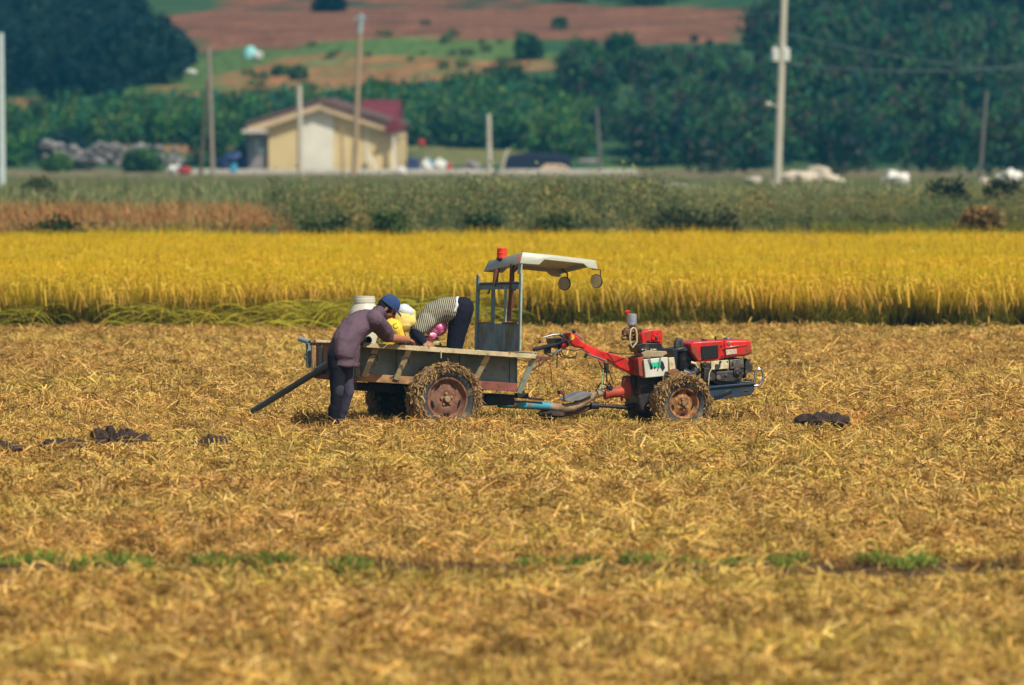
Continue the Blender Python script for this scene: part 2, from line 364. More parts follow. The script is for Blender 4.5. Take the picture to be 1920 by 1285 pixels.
# sky is the world; a far ridge closes the hill's top
# ------------------------------------------------------------------ harvested field: straw and stubble
STRAW = [(.66, .47, .15), (.78, .60, .24), (.55, .36, .10), (.60, .54, .12), (.42, .26, .095), (.80, .68, .33)]
def straw_patch(rad, nl, sp, hs=1.0):
    a = rng.uniform(0, 2 * np.pi, nl); r = rad * np.sqrt(rng.uniform(0, 1, nl)); az = rng.uniform(0, 2 * np.pi, nl)
    nc = int(rad * rad * 3.14 * 15); ca = rng.uniform(0, 6.28, nc); cr_ = rad * np.sqrt(rng.uniform(0, 1, nc)); ci = rng.integers(0, nc, nl); ch = rng.uniform(.2, 1.45, nc)
    bx, by = r * np.cos(a), r * np.sin(a); cl = rng.uniform(0, 1, nl) < .72
    bx = np.where(cl, (cr_ * np.cos(ca))[ci] + rng.normal(0, .065, nl), bx); by = np.where(cl, (cr_ * np.sin(ca))[ci] + rng.normal(0, .065, nl), by)
    base = np.stack([bx, by, np.where(cl, rng.uniform(.01, .13, nl) * ch[ci], rng.uniform(.005, .04, nl)) * hs], 1)
    d = np.stack([np.cos(az), np.sin(az), rng.normal(.10, .42, nl)], 1)
    L = rng.uniform(.05, .18, nl); cf = np.where(cl, rng.choice([.50, .78, 1.0, 1.08, 1.16], nc)[ci], rng.uniform(.5, .9, nl))[:, None]; A = ribbons(base, d, L, rng.uniform(.006, .013, nl), rng.uniform(.0, .45, nl), 2, cf * pick(STRAW, nl, p=[.26, .2, .22, .10, .14, .08]), cf * pick(STRAW, nl, p=[.3, .2, .22, .10, .12, .06]), .5)
    A[0][:, 2] = np.maximum(A[0][:, 2], .004)
    X, Y = gridpts(-rad, rad, -rad, rad, sp, .15); k = (X ** 2 + Y ** 2 < rad ** 2) & (rng.uniform(0, 1, len(X)) < .8); X, Y = X[k], Y[k]; nb = 20
    X = np.repeat(X, nb); Y = np.repeat(Y, nb); n = len(X)
    base = np.stack([X + rng.normal(0, .028, n), Y + rng.normal(0, .028, n), np.zeros(n)], 1)
    d = np.stack([rng.normal(0, .38, n), rng.normal(0, .38, n), np.ones(n)], 1)
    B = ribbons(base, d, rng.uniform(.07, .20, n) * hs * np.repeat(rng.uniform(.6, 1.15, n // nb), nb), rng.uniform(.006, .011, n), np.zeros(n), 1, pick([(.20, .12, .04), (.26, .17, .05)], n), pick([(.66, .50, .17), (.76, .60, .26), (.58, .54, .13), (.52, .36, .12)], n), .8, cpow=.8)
    return joinm([A, B])
straw_m = leafmat('straw', [(.93, .72, .62), (.98, .80, .68), (1.0, .87, .70), (.94, .91, .62)], wscale=.30, transl=.12, spread=.2, fine=4.5)
X, Y = gridpts(-18, 18, 34, 115.5, 1.45)
k = (Y < 114.3) & (np.abs(Y - 54) > 1.05) & (rng.uniform(0, 1, len(Y)) > .07); X, Y = X[k], Y[k]
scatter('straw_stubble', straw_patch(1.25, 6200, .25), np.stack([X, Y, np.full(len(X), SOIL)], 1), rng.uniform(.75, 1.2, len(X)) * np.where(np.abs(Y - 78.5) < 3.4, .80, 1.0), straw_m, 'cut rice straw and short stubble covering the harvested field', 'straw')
# green and reddish weeds along the low bund across the foreground
def weed_patch(n, rad, h, cols, wd=.02):
    a = rng.uniform(0, 6.28, n); r = rad * np.sqrt(rng.uniform(0, 1, n)); b = np.stack([r * np.cos(a), r * np.sin(a) * .6, np.zeros(n)], 1)
    d = np.stack([rng.normal(0, .55, n), rng.normal(0, .55, n), np.ones(n)], 1)
    return ribbons(b, d, rng.uniform(.5, 1, n) * h, rng.uniform(.6, 1.2, n) * wd, rng.uniform(.1, .5, n), 3, pick(cols, n), pick(cols, n), .2)
bund_m = leafmat('bund_weed', [(.9, .8, .8), (1, 1, 1), (1.1, 1.05, .9)], wscale=1.2)
def bund(name, spans, cols, label, sp=.11, h=.17):
    P = []
    for (a, b) in spans:
        for px in np.arange(a, b, sp * 292 / 1.0 * .4):
            if math.sin(px * .031) + math.sin(px * .083 + 1) + rng.normal(0, .6) < -1.0: continue
            x = (px - 960) / FPX * 54 + rng.normal(0, .05); y = 54.05 + .25 * math.sin(x * 1.3) + rng.normal(0, .2); P.append((x, y, float(gz(x, y))))
    P = np.array(P); scatter(name, weed_patch(70, .2, h, cols), P, rng.uniform(.3, .8, len(P)), bund_m, label, 'weeds')
bund('bund_grass', [(-1400, 280), (360, 690), (960, 1110), (1210, 1480), (1640, 1760)], [(.13, .27, .035), (.20, .32, .05), (.34, .30, .08), (.40, .30, .10)], 'low green weeds in a broken line along the bund across the straw', h=.21)
bund('bund_red_weeds', [(440, 500), (700, 860), (1050, 1200), (1500, 1640), (1850, 2200)], [(.32, .14, .06), (.38, .22, .08), (.20, .20, .06)], 'low reddish weeds along the same bund between the green ones', sp=.13, h=.19)
# mud clods
mud_m = pm('wet_mud', (.048, .030, .022), .95, var=.5, scale=20, bump=.8, bscale=40)
def clod(px, py, wpx, hpx, label):
    q = ground_hit(px, py + 12); q.z = SOIL + .10; s = q.y / FPX; m = MB(); n = max(4, int(wpx / 8))
    for i in range(n * 3):
        t = rng.uniform(-1, 1); hh = hpx * s * (1 - .6 * t * t)
        m.ball((q.x + t * wpx * s * .5, q.y + rng.normal(0, .12), q.z + .03), (rng.uniform(.03, .11), rng.uniform(.05, .13), rng.uniform(.25, .85) * hh + .02), 14, lump=.45, seed=rng.uniform(0, 50))
    o = m.build('mud_clod', mud_m, off=Vector((q.x, q.y, q.z))); tag(o, label, 'mud clod', 'dark mud clods turned up in the straw')
clod(222, 850, 92, 36, 'largest dark mud clod left of the trailer, peaked at one end')
clod(122, 858, 80, 18, 'low dark mud clod beside the largest one at the left')
clod(398, 850, 48, 16, 'small mud clod nearest the left of the long drain pipe')
clod(1542, 806, 84, 20, 'wide dark mud clod in front of and right of the engine')
clod(8, 858, 34, 14, 'mud clod cut by the left edge of the picture')
clod(1034, 790, 20, 8, 'little mud clod below the blue drawbar tube')
clod(1500, 700, 90, 7, 'long flat strip of mud behind the chrome bumper')

# ------------------------------------------------------------------ standing rice
def rice_patch(rad, nh, nb, npan):
    X = rng.uniform(-rad, rad, nh * 2); Y = rng.uniform(-rad, rad, nh * 2); k = X ** 2 + Y ** 2 < rad ** 2; X, Y = X[k][:nh], Y[k][:nh]; n = len(X)
    bx = np.repeat(X, nb); by = np.repeat(Y, nb); m = len(bx); az = rng.uniform(0, 6.28, m); le = rng.uniform(.05, .32, m)
    base = np.stack([bx + rng.normal(0, .03, m), by + rng.normal(0, .03, m), np.zeros(m)], 1); d = np.stack([np.cos(az) * le, np.sin(az) * le, np.ones(m)], 1)
    A = ribbons(base, d, rng.uniform(.66, .96, m), rng.uniform(.008, .014, m), rng.uniform(.02, .28, m), 4, pick([(.025, .05, .012), (.05, .07, .015), (.06, .04, .02)], m), pick([(.88, .68, .022), (.82, .70, .025), (.74, .68, .03), (.90, .60, .03)], m), .25, cpow=3.0)  # green stems, their lower part darkened to paint in shade
    bx = np.repeat(X, npan); by = np.repeat(Y, npan); m = len(bx); az = rng.uniform(0, 6.28, m); le = rng.uniform(.08, .25, m); h = rng.uniform(.66, .82, m)
    base = np.stack([bx + np.cos(az) * le * h, by + np.sin(az) * le * h, h - .05], 1); d = np.stack([np.cos(az), np.sin(az), rng.uniform(.3, .9, m)], 1)
    B = ribbons(base, d, rng.uniform(.14, .24, m), rng.uniform(.014, .024, m), rng.uniform(1.2, 2.0, m), 4, pick([(.70, .52, .05), (.78, .60, .08)], m), pick([(.72, .48, .07), (.82, .62, .11), (.62, .38, .06)], m), .6)
    return joinm([A, B])
rice_m = leafmat('rice', [(.96, .86, .75), (1.04, .97, .95), (1.16, .97, .95), (1.06, 1.04, .85)], wscale=.22, transl=.38, spread=.22)
X, Y = gridpts(-26, 26, 115.25, 158, 1.2, .3)
k = np.abs(X) < 8.5 + (Y - 114) * .09 + 12; X, Y = X[k], Y[k]
scatter('rice_crop', rice_patch(1.0, 52, 26, 5), np.stack([X, Y, np.full(len(X), SOIL)], 1), rng.uniform(.9, 1.08, len(X)), rice_m, 'ripe golden rice standing behind the harvested ground', 'rice')
# edge of the crop: leaning plants that hang out over the cut ground, blades green low down and darkened there for shade
def edge_patch():
    n = 170; bx = rng.normal(0, .18, n); by = rng.normal(0, .08, n); az = rng.normal(-1.57, .8, n); le = rng.uniform(.1, .55, n)
    base = np.stack([bx, by, np.zeros(n)], 1); d = np.stack([np.cos(az) * le, np.sin(az) * le, np.ones(n)], 1)
    A = ribbons(base, d, rng.uniform(.5, .9, n), rng.uniform(.008, .014, n), rng.uniform(.2, .9, n), 5, pick([(.02, .045, .012), (.04, .065, .015), (.05, .035, .02)], n), pick([(.32, .40, .04), (.52, .44, .05), (.36, .46, .05)], n), .25, cpow=1.5)
    m = 20; az = rng.normal(-1.57, 1.0, m); le = rng.uniform(.1, .4, m); h = rng.uniform(.55, .76, m)
    base = np.stack([rng.normal(0, .24, m) + np.cos(az) * le * h, rng.normal(0, .08, m) + np.sin(az) * le * h, h], 1); d = np.stack([np.cos(az), np.sin(az), rng.uniform(.1, .8, m)], 1)
    B = ribbons(base, d, rng.uniform(.12, .22, m), rng.uniform(.012, .020, m), rng.uniform(1.0, 1.9, m), 4, pick([(.50, .34, .06), (.46, .28, .06)], m), pick([(.52, .30, .07), (.70, .48, .11)], m), .6)
    return joinm([A, B])
xs = np.arange(-18, 18, .34); n = len(xs); gap = (rng.uniform(0, 1, n) > .15) & (np.sin(xs * 2.1) + np.sin(xs * 5.3 + 1) + np.sin(xs * .9) > -1.3)
ex, ey = xs[gap] + rng.normal(0, .06, gap.sum()), 114.3 + rng.normal(0, .2, gap.sum())
scatter('rice_edge', edge_patch(), np.stack([ex, ey, np.full(len(ex), SOIL)], 1), rng.uniform(.75, 1.1, len(ex)), rice_m, 'outermost rice plants leaning over the cut edge with hanging ears', 'rice', rot=rng.normal(0, .5, len(ex)))
def lodged_patch():
    n = 95; az = rng.normal(0, .6, n) + np.where(rng.uniform(0, 1, n) > .5, 0, math.pi); base = np.stack([rng.normal(0, .2, n), rng.normal(0, .2, n), rng.uniform(.05, .45, n)], 1)
    d = np.stack([np.cos(az), np.sin(az) * .8 - .3, rng.uniform(0, .7, n)], 1)
    return ribbons(base, d, rng.uniform(.4, .8, n), rng.uniform(.009, .016, n), rng.uniform(.2, .8, n), 5, pick([(.14, .18, .03), (.34, .36, .05), (.4, .28, .06)], n), pick([(.58, .62, .05), (.78, .70, .08), (.46, .56, .05)], n), .2)
P = []
for px in np.r_[np.arange(360, 560, 75), np.arange(560, 740, 11), np.arange(760, 900, 20)]:
    q = W(px + rng.normal(0, 8), 612, 113.6); P.append((q.x, 113.7 + rng.normal(0, .25), SOIL))
for px in (35, 262):
    q = W(px, 612, 113.8); P.append((q.x, 113.9 + rng.normal(0, .15), SOIL))
P = np.array(P); scatter('fallen_rice', lodged_patch(), P, rng.uniform(.7, 1.1, len(P)), rice_m, 'greener fallen rice lying over the crop edge behind the trailer', 'rice', rot=rng.normal(0, .4, len(P)))
P = np.array([(x, 113.3 + rng.normal(0, .12), SOIL) for x in np.arange(.4, 11, .13)])
scatter('edge_grass', weed_patch(90, .16, .22, [(.12, .26, .04), (.18, .34, .05), (.30, .34, .07)]), P, rng.uniform(.5, 1.1, len(P)), bund_m, 'short green grass along the foot of the rice edge', 'grass')

# ------------------------------------------------------------------ weeds bank behind the rice
def bush_patch(nst, h, rad, cols, stemc, leaf=.08, nl=26, tips=None, ptip=0):
    a = rng.uniform(0, 6.28, nst); r = rad * np.sqrt(rng.uniform(0, 1, nst)); b = np.stack([r * np.cos(a), r * np.sin(a), np.zeros(nst)], 1)
    d = np.stack([rng.normal(0, .25, nst), rng.normal(0, .25, nst), np.ones(nst)], 1); L = rng.uniform(.55, 1, nst) * h
    S = ribbons(b, d, L, np.full(nst, .015), rng.uniform(0, .12, nst), 3, pick(stemc, nst), pick(stemc, nst))
    t = rng.uniform(.12, 1, (nst, nl)); dn = d / np.linalg.norm(d, axis=1, keepdims=True)
    p = (b[:, None] + dn[:, None] * (L[:, None] * t)[..., None]).reshape(-1, 3) + rng.normal(0, .05 * h, (nst * nl, 3)) * (1, 1, .5); m = len(p)
    p[:, 2] = np.abs(p[:, 2])
    dd = rng.normal(0, 1, (m, 3)); lc = pick(cols, m, .25)
    if tips is not None:
        k = (t.ravel() > .75) & (rng.uniform(0, 1, m) < ptip); lc[k] = pick(tips, k.sum())
    Lv = ribbons(p, dd, rng.uniform(.6, 1.4, m) * leaf, rng.uniform(.4, .8, m) * leaf, rng.uniform(0, .3, m), 1, lc, lc * rng.uniform(.9, 1.2, (m, 1)), .4)
    return joinm([S, Lv])
weed_m = leafmat('weeds', [(.38, .50, .50), (.75, .9, .85), (1, 1, 1), (1.2, 1.1, .9), (1.35, 1.1, .8)], wscale=.75, transl=.25, spread=.15)
dry_m = leafmat('dry_grass', [(.9, .6, .55), (1, .8, .7), (1, 1, 1), (.8, 1.0, .7)], wscale=.6, transl=.25)
def zone(pxa, pxb, Y0, Y1, sp, zf=None):
    pxa = pxa - 1000 if pxa < 0 else pxa; pxb = pxb + 1000 if pxb > 2000 else pxb
    xa, xb = (pxa - 960) / FPX * Y1, (pxb - 960) / FPX * Y1; X, Y = gridpts(xa, xb, Y0, Y1, sp)
    return np.stack([X, Y, gz(X, Y)], 1)
P = np.concatenate([zone(560, 1420, 160.5, 176, .62), zone(1400, 2200, 166, 180, .62)])
sc_ = rng.uniform(.45, 1.0, len(P)) * .72; sc_[P[:, 0] > 3.2] *= .78; sc_ *= 1 + .34 * np.sin(P[:, 0] * 1.7) * np.sin(P[:, 1] * .9) + .1 * np.sin(P[:, 0] * .63 + 1)
scatter('tall_weeds', bush_patch(26, 1.35, .5, [(.13, .18, .075), (.18, .21, .09), (.27, .27, .12), (.09, .14, .06)], [(.28, .24, .12)], .075, 24, [(.42, .36, .14), (.36, .26, .13)], .3), P, sc_, weed_m, 'tall olive weeds and seed heads behind the rice field', 'weeds')
P = np.concatenate([zone(-300, 575, 162.8, 174, .45)]); k = rng.uniform(0, 1, len(P)) < .9; P = P[k]
scatter('dry_grass', weed_patch(150, .38, .62, [(.44, .25, .10), (.54, .34, .14), (.38, .20, .09), (.30, .28, .10), (.50, .36, .15)], .03), P, rng.uniform(.7, 1.1, len(P)), dry_m, 'russet dry grass bank at the left behind the rice', 'grass')
P = np.concatenate([zone(-200, 80, 160.3, 162.5, .42), zone(230, 480, 160.3, 163.4, .42), zone(80, 230, 160.3, 161.5, .42), zone(1380, 2200, 160, 166, .5)])
sc_ = rng.uniform(.6, 1.1, len(P)); sc_[P[:, 0] > 3] *= .7
scatter('bank_grass', weed_patch(130, .34, .55, [(.14, .20, .045), (.20, .26, .06), (.26, .28, .07)], .026), P, sc_, dry_m, 'green grass tufts at the back edge of the rice', 'grass')
P = np.concatenate([zone(-300, 620, 178, 200, .8), zone(560, 2250, 184, 204, .9)])
reed_m = leafmat('reeds', [(.7, .8, .7), (.95, 1, .9), (1.1, 1, .9)], wscale=.3)
scatter('reeds', weed_patch(190, .55, .86, [(.26, .28, .14), (.34, .33, .17), (.20, .25, .11), (.40, .35, .19)], .04), P, rng.uniform(.6, 1.05, len(P)) * (1 + .22 * np.sin(P[:, 0] * .8 + P[:, 1] * .3)), reed_m, 'pale grey green reeds in a band before the house and poles', 'reeds')
P = zone(-300, 2250, 226, 412, 2.6); P = P[(P[:, 1] < 410)]
scatter('rough_grass', weed_patch(120, 1.6, .8, [(.22, .22, .09), (.28, .26, .11), (.17, .21, .08)], .07), P, np.clip((2.78 - .0072 * P[:, 1]) / .8, .16, 1.2) * rng.uniform(.5, 1.05, len(P)), reed_m, 'rough grass on the flat land between the reeds and the houses', 'grass')
# ------------------------------------------------------------------ farm trailer
RUST = (.23, .085, .035); DUST = (.36, .25, .12)
tan_paint = pm('worn_tan_paint', (.52, .43, .25), .7, var=.3, rust=(.24, .12, .05), rust_amt=.12, rust_scale=14)
grey_sheet = pm('grey_sheet_metal', (.25, .29, .265), .6, .1, var=.4, scale=5, rust=(.10, .085, .07), rust_amt=.2, rust_scale=5)
rust_beam = pm('rusty_red_beam', (.26, .085, .06), .8, rust=(.14, .05, .03), rust_amt=.3)
orange_beam = pm('weathered_orange_beam', (.42, .22, .09), .8, rust=(.24, .15, .08), rust_amt=.4)
teal_paint = pm('faded_teal_paint', (.19, .32, .33), .65, rust=(.20, .13, .09), rust_amt=.25, rust_scale=9)
palegreen = pm('pale_green_paint', (.36, .44, .36), .6, rust=(.26, .18, .10), rust_amt=.15, rust_scale=12)
dark_steel = pm('dark_steel', (.028, .026, .03), .6, .3, rust=(.08, .05, .03), rust_amt=.15)
rust_pole = pm('rusty_brown_pole', (.16, .065, .045), .75, rust=(.07, .03, .025), rust_amt=.3)
rubber = pm('dusty_rubber', (.055, .058, .062), .9, var=.3, rust=(.20, .15, .09), rust_amt=.25, rust_scale=10)
rim_rust = pm('rusty_rim', (.25, .125, .075), .75, var=.4, rust=(.15, .055, .035), rust_amt=.35, rust_scale=11, bump=.4)
dark_void = pm('dark_slot', (.01, .008, .008), .9, bump=0)
straw_o = leafmat('caked_straw', [(.75, .68, .62), (1, 1, 1)], wscale=3, transl=.15)
cream_plastic = pm('cream_plastic', (.44, .45, .36), .4, var=.12, rust=(.42, .38, .25), rust_amt=.05)
red_lens = pm('red_plastic', (.75, .05, .02), .35, var=.15)
TF = Frame(((840 - 960) / 200, 80.0, 0), 25); L = TF
T = empty('farm_trailer', TF.O, TF.yaw)
tag(T, 'old two wheeled farm trailer with tan rail, grey sides and a small cream canopy', 'trailer')
a0, b0 = L(683, 647, 0), L(1003, 668.5, 0); U = Vector((0, 0, 1)); ax = (b0 - a0)
def Pt(t, v, dz=0): q = a0 + ax * t; return Vector((q.x, v, q.z + dz))
WID = 1.15
m = MB().beam(Pt(0, 0), Pt(1, 0), .045, .045)
for t in (.12, .3, .47, .66, .84): m.beam(Pt(t, -.001), Pt(t + .012, -.001), .05, .05)
m.build('side_rail', tan_paint, T, .004)
MB().beam(Pt(0, WID), Pt(1, WID), .045, .045).build('side_rail', tan_paint, T, .004)
for v0, v1 in ((.02, .20), (WID - .2, WID - .02)):   # shelf over the wheel
    MB().prism([Pt(0.01, v0, -.005), Pt(.985, v0, -.005), Pt(.985, v0, -.02), Pt(.01, v0, -.02)], (0, v1 - v0, 0)).build('side_shelf', grey_sheet, T)
hN = .30
for k, v in enumerate((.20, WID - .2)):
    m = MB().prism([Pt(.0, v, -.02), Pt(.94, v, -.02), Pt(.94, v, -hN), Pt(0, v, -hN)], (0, .012, 0))
    for t in (.0, .25, .62, .915): m.beam(Pt(t, v - .008, -.02), Pt(t, v - .008, -hN), .018, .045, side=(0, 1, 0))
    m.build('side_panel', grey_sheet, T, .003)
    m = MB(); m.beam(Pt(.0, v - .02, -hN - .005), Pt(.42, v - .02, -hN - .005), .03, .075); m.build('lower_beam', orange_beam, T, .004)
    m = MB(); m.beam(Pt(.422, v - .02, -hN - .005), Pt(.94, v - .02, -hN - .005), .03, .08); m.build('lower_beam', rust_beam, T, .004)
MB().prism([Pt(0, .212, -hN), Pt(.94, .212, -hN), Pt(.94, .212, -hN - .02), Pt(0, .212, -hN - .02)], (0, WID - .424, 0)).build('bed_floor', grey_sheet, T)
BEDZ = lambda t: (a0 + ax * t).z - hN
# braces on both sides
for (x0, y0, x1, y1) in ((706, 651, 682, 706), (767, 656, 742, 712), (915, 667, 888, 718), (1001, 672, 973, 737)):
    p, q = L(x0, y0, .015), L(x1, y1, .15)
    MB().beam(p, q, .014, .055, side=(0, 1, 0)).build('side_brace', tan_paint if x0 < 990 else palegreen, T, .003)
    p2, q2 = Vector((p.x, WID - .015, p.z)), Vector((q.x, WID - .15, q.z)); MB().beam(p2, q2, .014, .055, side=(0, 1, 0)).build('side_brace', tan_paint, T, .003)
for (x, y) in ((698, 673), (757, 678)):   # tie hooks
    c = L(x, y, .03); pts = [c + Vector((.045 * math.cos(t) - .0, -.02, .045 * math.sin(t))) for t in np.linspace(2.6, -0.5, 9)]
    MB().tube(pts, .005, 6).build('tie_hook', dark_steel, T)
c = L(827, 658, -.03); MB().tube([c, c - Vector((0, 0, .07))], .006, 6).build('tie_hook', tan_paint, T)
# front board, front cross pipe
MB().prism([Pt(.942, .2, -.0), Pt(.942, WID - .2, -.0), Pt(.942, WID - .2, -hN - .04), Pt(.942, .2, -hN - .04)], (.014, 0, 0)).build('front_board', grey_sheet, T, .003)
c = L(1004, 664, -.02); MB().pipe([c, c + Vector((.0, WID + .04, .01))], .02, .013).build('front_cross_pipe', tan_paint, T)
p = L(1000, 671, -.0); q = L(1030, 672, .12)
MB().beam(p, q, .03, .03).beam(Pt(1, WID), q + Vector((0, .15, 0)), .025, .025).build('front_bracket', rust_pole, T, .003)
MB().tube([L(986, 701, .08), L(1010, 686, .05), L(1026, 674, .1)], .008, 8).tube([L(1012, 686, .05), L(1010, 678, .05), L(1022, 672, .05)], .007, 8).build('front_stay', rust_pole, T)
MB().tube([L(1024, 675, .1), L(1031, 685, .1), L(1034, 700, .1), L(1034, 716, .12)], .005, 6).build('release_cord', pm('red_cord', (.3, .07, .03)), T)
# tailgate
m = MB(); zt = Pt(0, 0).z
m.prism([Vector((a0.x - .012, .1, zt - .035)), Vector((a0.x - .012, WID - .05, zt - .0)), Vector((a0.x - .012, WID - .05, zt - .30)), Vector((a0.x - .012, .1, zt - .32))], (.012, 0, 0))
m.build('tailgate', pm('tailgate_sheet', (.20, .27, .26), .6, .1, rust=(.30, .15, .07), rust_amt=.45, rust_scale=6), T, .003)
m = MB(); m.beam((a0.x - .03, .12, zt - .335), (a0.x - .03, WID - .08, zt - .315), .03, .05); m.build('tailgate_sill', rust_beam, T, .003)
c1, c2 = L(562, 636, WID + .03), L(580, 642, WID - .1)
MB().pipe([c1, c2], .024, .017).build('rail_pipe_end', pm('blue_grey_pipe', (.22, .32, .36), .5), T)
m = MB(); p, q = L(578, 645, WID - .03), L(579, 690, WID - .03); m.beam(p, q, .035, .04); m.tube([L(573, 664, WID), L(570, 668, WID), L(573, 675, WID)], .008, 6); m.build('tailgate_post', teal_paint, T, .003)
m = MB(); p, q = L(586, 648, WID - .1), L(588, 692, WID - .1); m.beam(p, q, .025, .03); m.build('tailgate_post', orange_beam, T, .003)
MB().beam(L(583, 645, WID - .12), L(676, 646, .05), .03, .03).build('tailgate_rail', rust_beam, T, .003)
# wheels
def wheel_parts(fr_axis_c, Rr, wdt, Rrim, parent, out, tread_n, mat_t, mat_r, straw_n, name='wheel', seed=1):
    """parent local frame; axis along y; out = -1: outer face to -y"""
    c = Vector(fr_axis_c); h = wdt / 2
    prof = [(Rrim * 1.0, -h * .55), (Rrim * 1.06, -h * .8), (Rrim * 1.25, -h * 1.0), (Rr * .86, -h * .98), (Rr * .95, -h * .82), (Rr * .985, -h * .5), (Rr, 0)]
    prof = prof + [(r, -z) for r, z in prof[:-1][::-1]]
    m = MB().lathe(prof, c, (0, 1, 0), 56, close=True)
    for i in range(tread_n):
        a = 2 * math.pi * i / tread_n
        for s in (-1, 1):
            aa = a + (s > 0) * math.pi / tread_n; rad = Vector((math.cos(aa), 0, math.sin(aa))); tan = Vector((-math.sin(aa), 0, math.cos(aa)))
            p0 = c + rad * (Rr * .99) + Vector((0, s * h * .08, 0)); p1 = c + rad * (Rr * .93) + Vector((0, s * h * .98, 0)) + tan * .02
            m.beam(p0, p1, Rr * .09, Rr * .1, side=tan)
    wh = m.build(name, mat_t, parent, .004, 50)
    s = out
    rp = [(Rrim * 1.08, s * h * .78), (Rrim * 1.06, s * h * .86), (Rrim * .99, s * h * .84), (Rrim * .95, s * h * .66), (Rrim * .90, s * h * .42), (Rrim * .84, s * h * .34), (Rrim * .62, s * h * .46), (Rrim * .44, s * h * .62), (Rrim * .40, s * h * .60), (Rrim * .28, s * h * .5), (0, s * h * .5)]
    MB().lathe(rp, c, (0, 1, 0), 48).build('rim', mat_r, wh, 0, 50)
    hub = MB().lathe([(0, s * h * .98), (Rrim * .13, s * h * .96), (Rrim * .16, s * h * .9), (Rrim * .17, s * h * .5)], c, (0, 1, 0), 20)
    for i in range(5):
        a = 2 * math.pi * i / 5 + .4; q = c + Vector((math.cos(a) * Rrim * .28, s * h * .52, math.sin(a) * Rrim * .28)); hub.lathe([(0, s * .022), (.014, s * .02), (.015, 0)], q, (0, 1, 0), 6)
    hub.build('hub', pm('muddy_hub', (.36, .24, .13), .85, rust=RUST, rust_amt=.4), wh, 0, 40)
    for i in range(5):
        a = 2 * math.pi * i / 5 + .95; rr = Rrim * .73; ce = c + Vector((math.cos(a) * rr, s * h * .415, math.sin(a) * rr)); rad = Vector((math.cos(a), 0, math.sin(a))); tan = Vector((-math.sin(a), 0, math.cos(a)))
        pts = [ce + tan * (math.cos(t) * Rrim * .19) + rad * (math.sin(t) * Rrim * .06) for t in np.linspace(0, 2 * math.pi, 14, endpoint=False)]
        MB().prism(pts, (0, s * .008, 0)).build('slot', dark_void, wh)
    mud = MB(); k2 = 40     # dried mud and chaff packed between the lugs
    for i in range(k2 * 3):
        aa = 2 * math.pi * rng.uniform(0, 1); yv_ = rng.uniform(-.95, .95) * h; fc_ = i % 3 == 0
        rr_ = Rr * (rng.uniform(.84, .93) if fc_ else .955); cc_ = c + Vector((math.cos(aa) * rr_, s * h * .98 if fc_ else yv_, math.sin(aa) * rr_))
        rt_ = Matrix.Rotation(-aa, 3, 'Y'); mud.ball(cc_, (.022 if fc_ else .035, .012 if fc_ else .04, rng.uniform(.03, .07)), 8, rt_, lump=.7, seed=i * 1.7)
    mo_ = mud.build('packed_mud', pm('chaff_mud', (.30, .19, .09), .95, var=.5, scale=30, bump=1.0, bscale=90), wh, 0, 60); mo_['kind'] = 'stuff'
    n = straw_n; a = rng.uniform(0, 2 * np.pi, n); yy = rng.uniform(-1.05, 1.05, n); face = rng.uniform(0, 1, n) < .35
    rad = np.where(face, Rr * rng.uniform(.80, 1.0, n), Rr * rng.uniform(.97, 1.04, n)); yv = np.where(face, s * h * 1.03, yy * h)
    base = np.stack([c.x + np.cos(a) * rad, c.y + yv, c.z + np.sin(a) * rad], 1)
    tan = np.stack([-np.sin(a), np.zeros(n), np.cos(a)], 1); nrm = np.where(face[:, None], np.array([0, s, 0.])[None], np.stack([np.cos(a), np.zeros(n), np.sin(a)], 1))
    d = tan * rng.normal(0, 1, (n, 1)) + np.stack([np.cos(a), np.zeros(n), np.sin(a)], 1) * rng.normal(0, .22, (n, 1)) + np.array([0, 1, 0]) * rng.normal(0, .7, (n, 1)) + nrm * .05
    V, F, C = ribbons(base, d, rng.uniform(.02, .075, n), rng.uniform(.006, .012, n), rng.uniform(-.2, .4, n), 2, pick([(.40, .26, .11), (.52, .36, .15), (.30, .19, .09), (.62, .46, .22)], n), pick([(.46, .31, .13), (.60, .44, .2)], n), .6)
    st = npobj('caked_straw', V, F, straw_o, C, wh); st['kind'] = 'stuff'
    return wh
axz = L(840.5, 749, 0).z
cN = L(840.5, 749, 0); near_c = Vector((cN.x, .10, axz)); far_c = Vector((cN.x, WID - .10, axz))
wheel_parts(near_c, .335, .20, .195, T, -1, 26, rubber, rim_rust, 4200)
wheel_parts(far_c, .335, .20, .195, T, 1, 26, rubber, rim_rust, 1600)
m = MB().tube([near_c, far_c], .03, 12); m.beam(near_c + Vector((-.35, .28, .10)), near_c + Vector((.40, .28, .07)), .06, .07); m.beam(far_c + Vector((-.35, -.28, .10)), far_c + Vector((.40, -.28, .07)), .06, .07)
for q in (near_c + Vector((0, .28, .05)), far_c + Vector((0, -.28, .05))): m.beam(q + Vector((-.25, 0, 0)), q + Vector((.25, 0, 0)), .05, .025); m.beam(q + Vector((-.15, 0, -.025)), q + Vector((.15, 0, -.025)), .05, .02)
m.build('axle', dark_steel, T, .004)
MB().box((L(930, 748, .4).x, .55, L(930, 750, .4).z), (.30, .5, .10)).beam((-.75, .55, axz + .12), (.45, .55, axz + .04), .3, .08).build('chassis', dark_steel, T, .006)
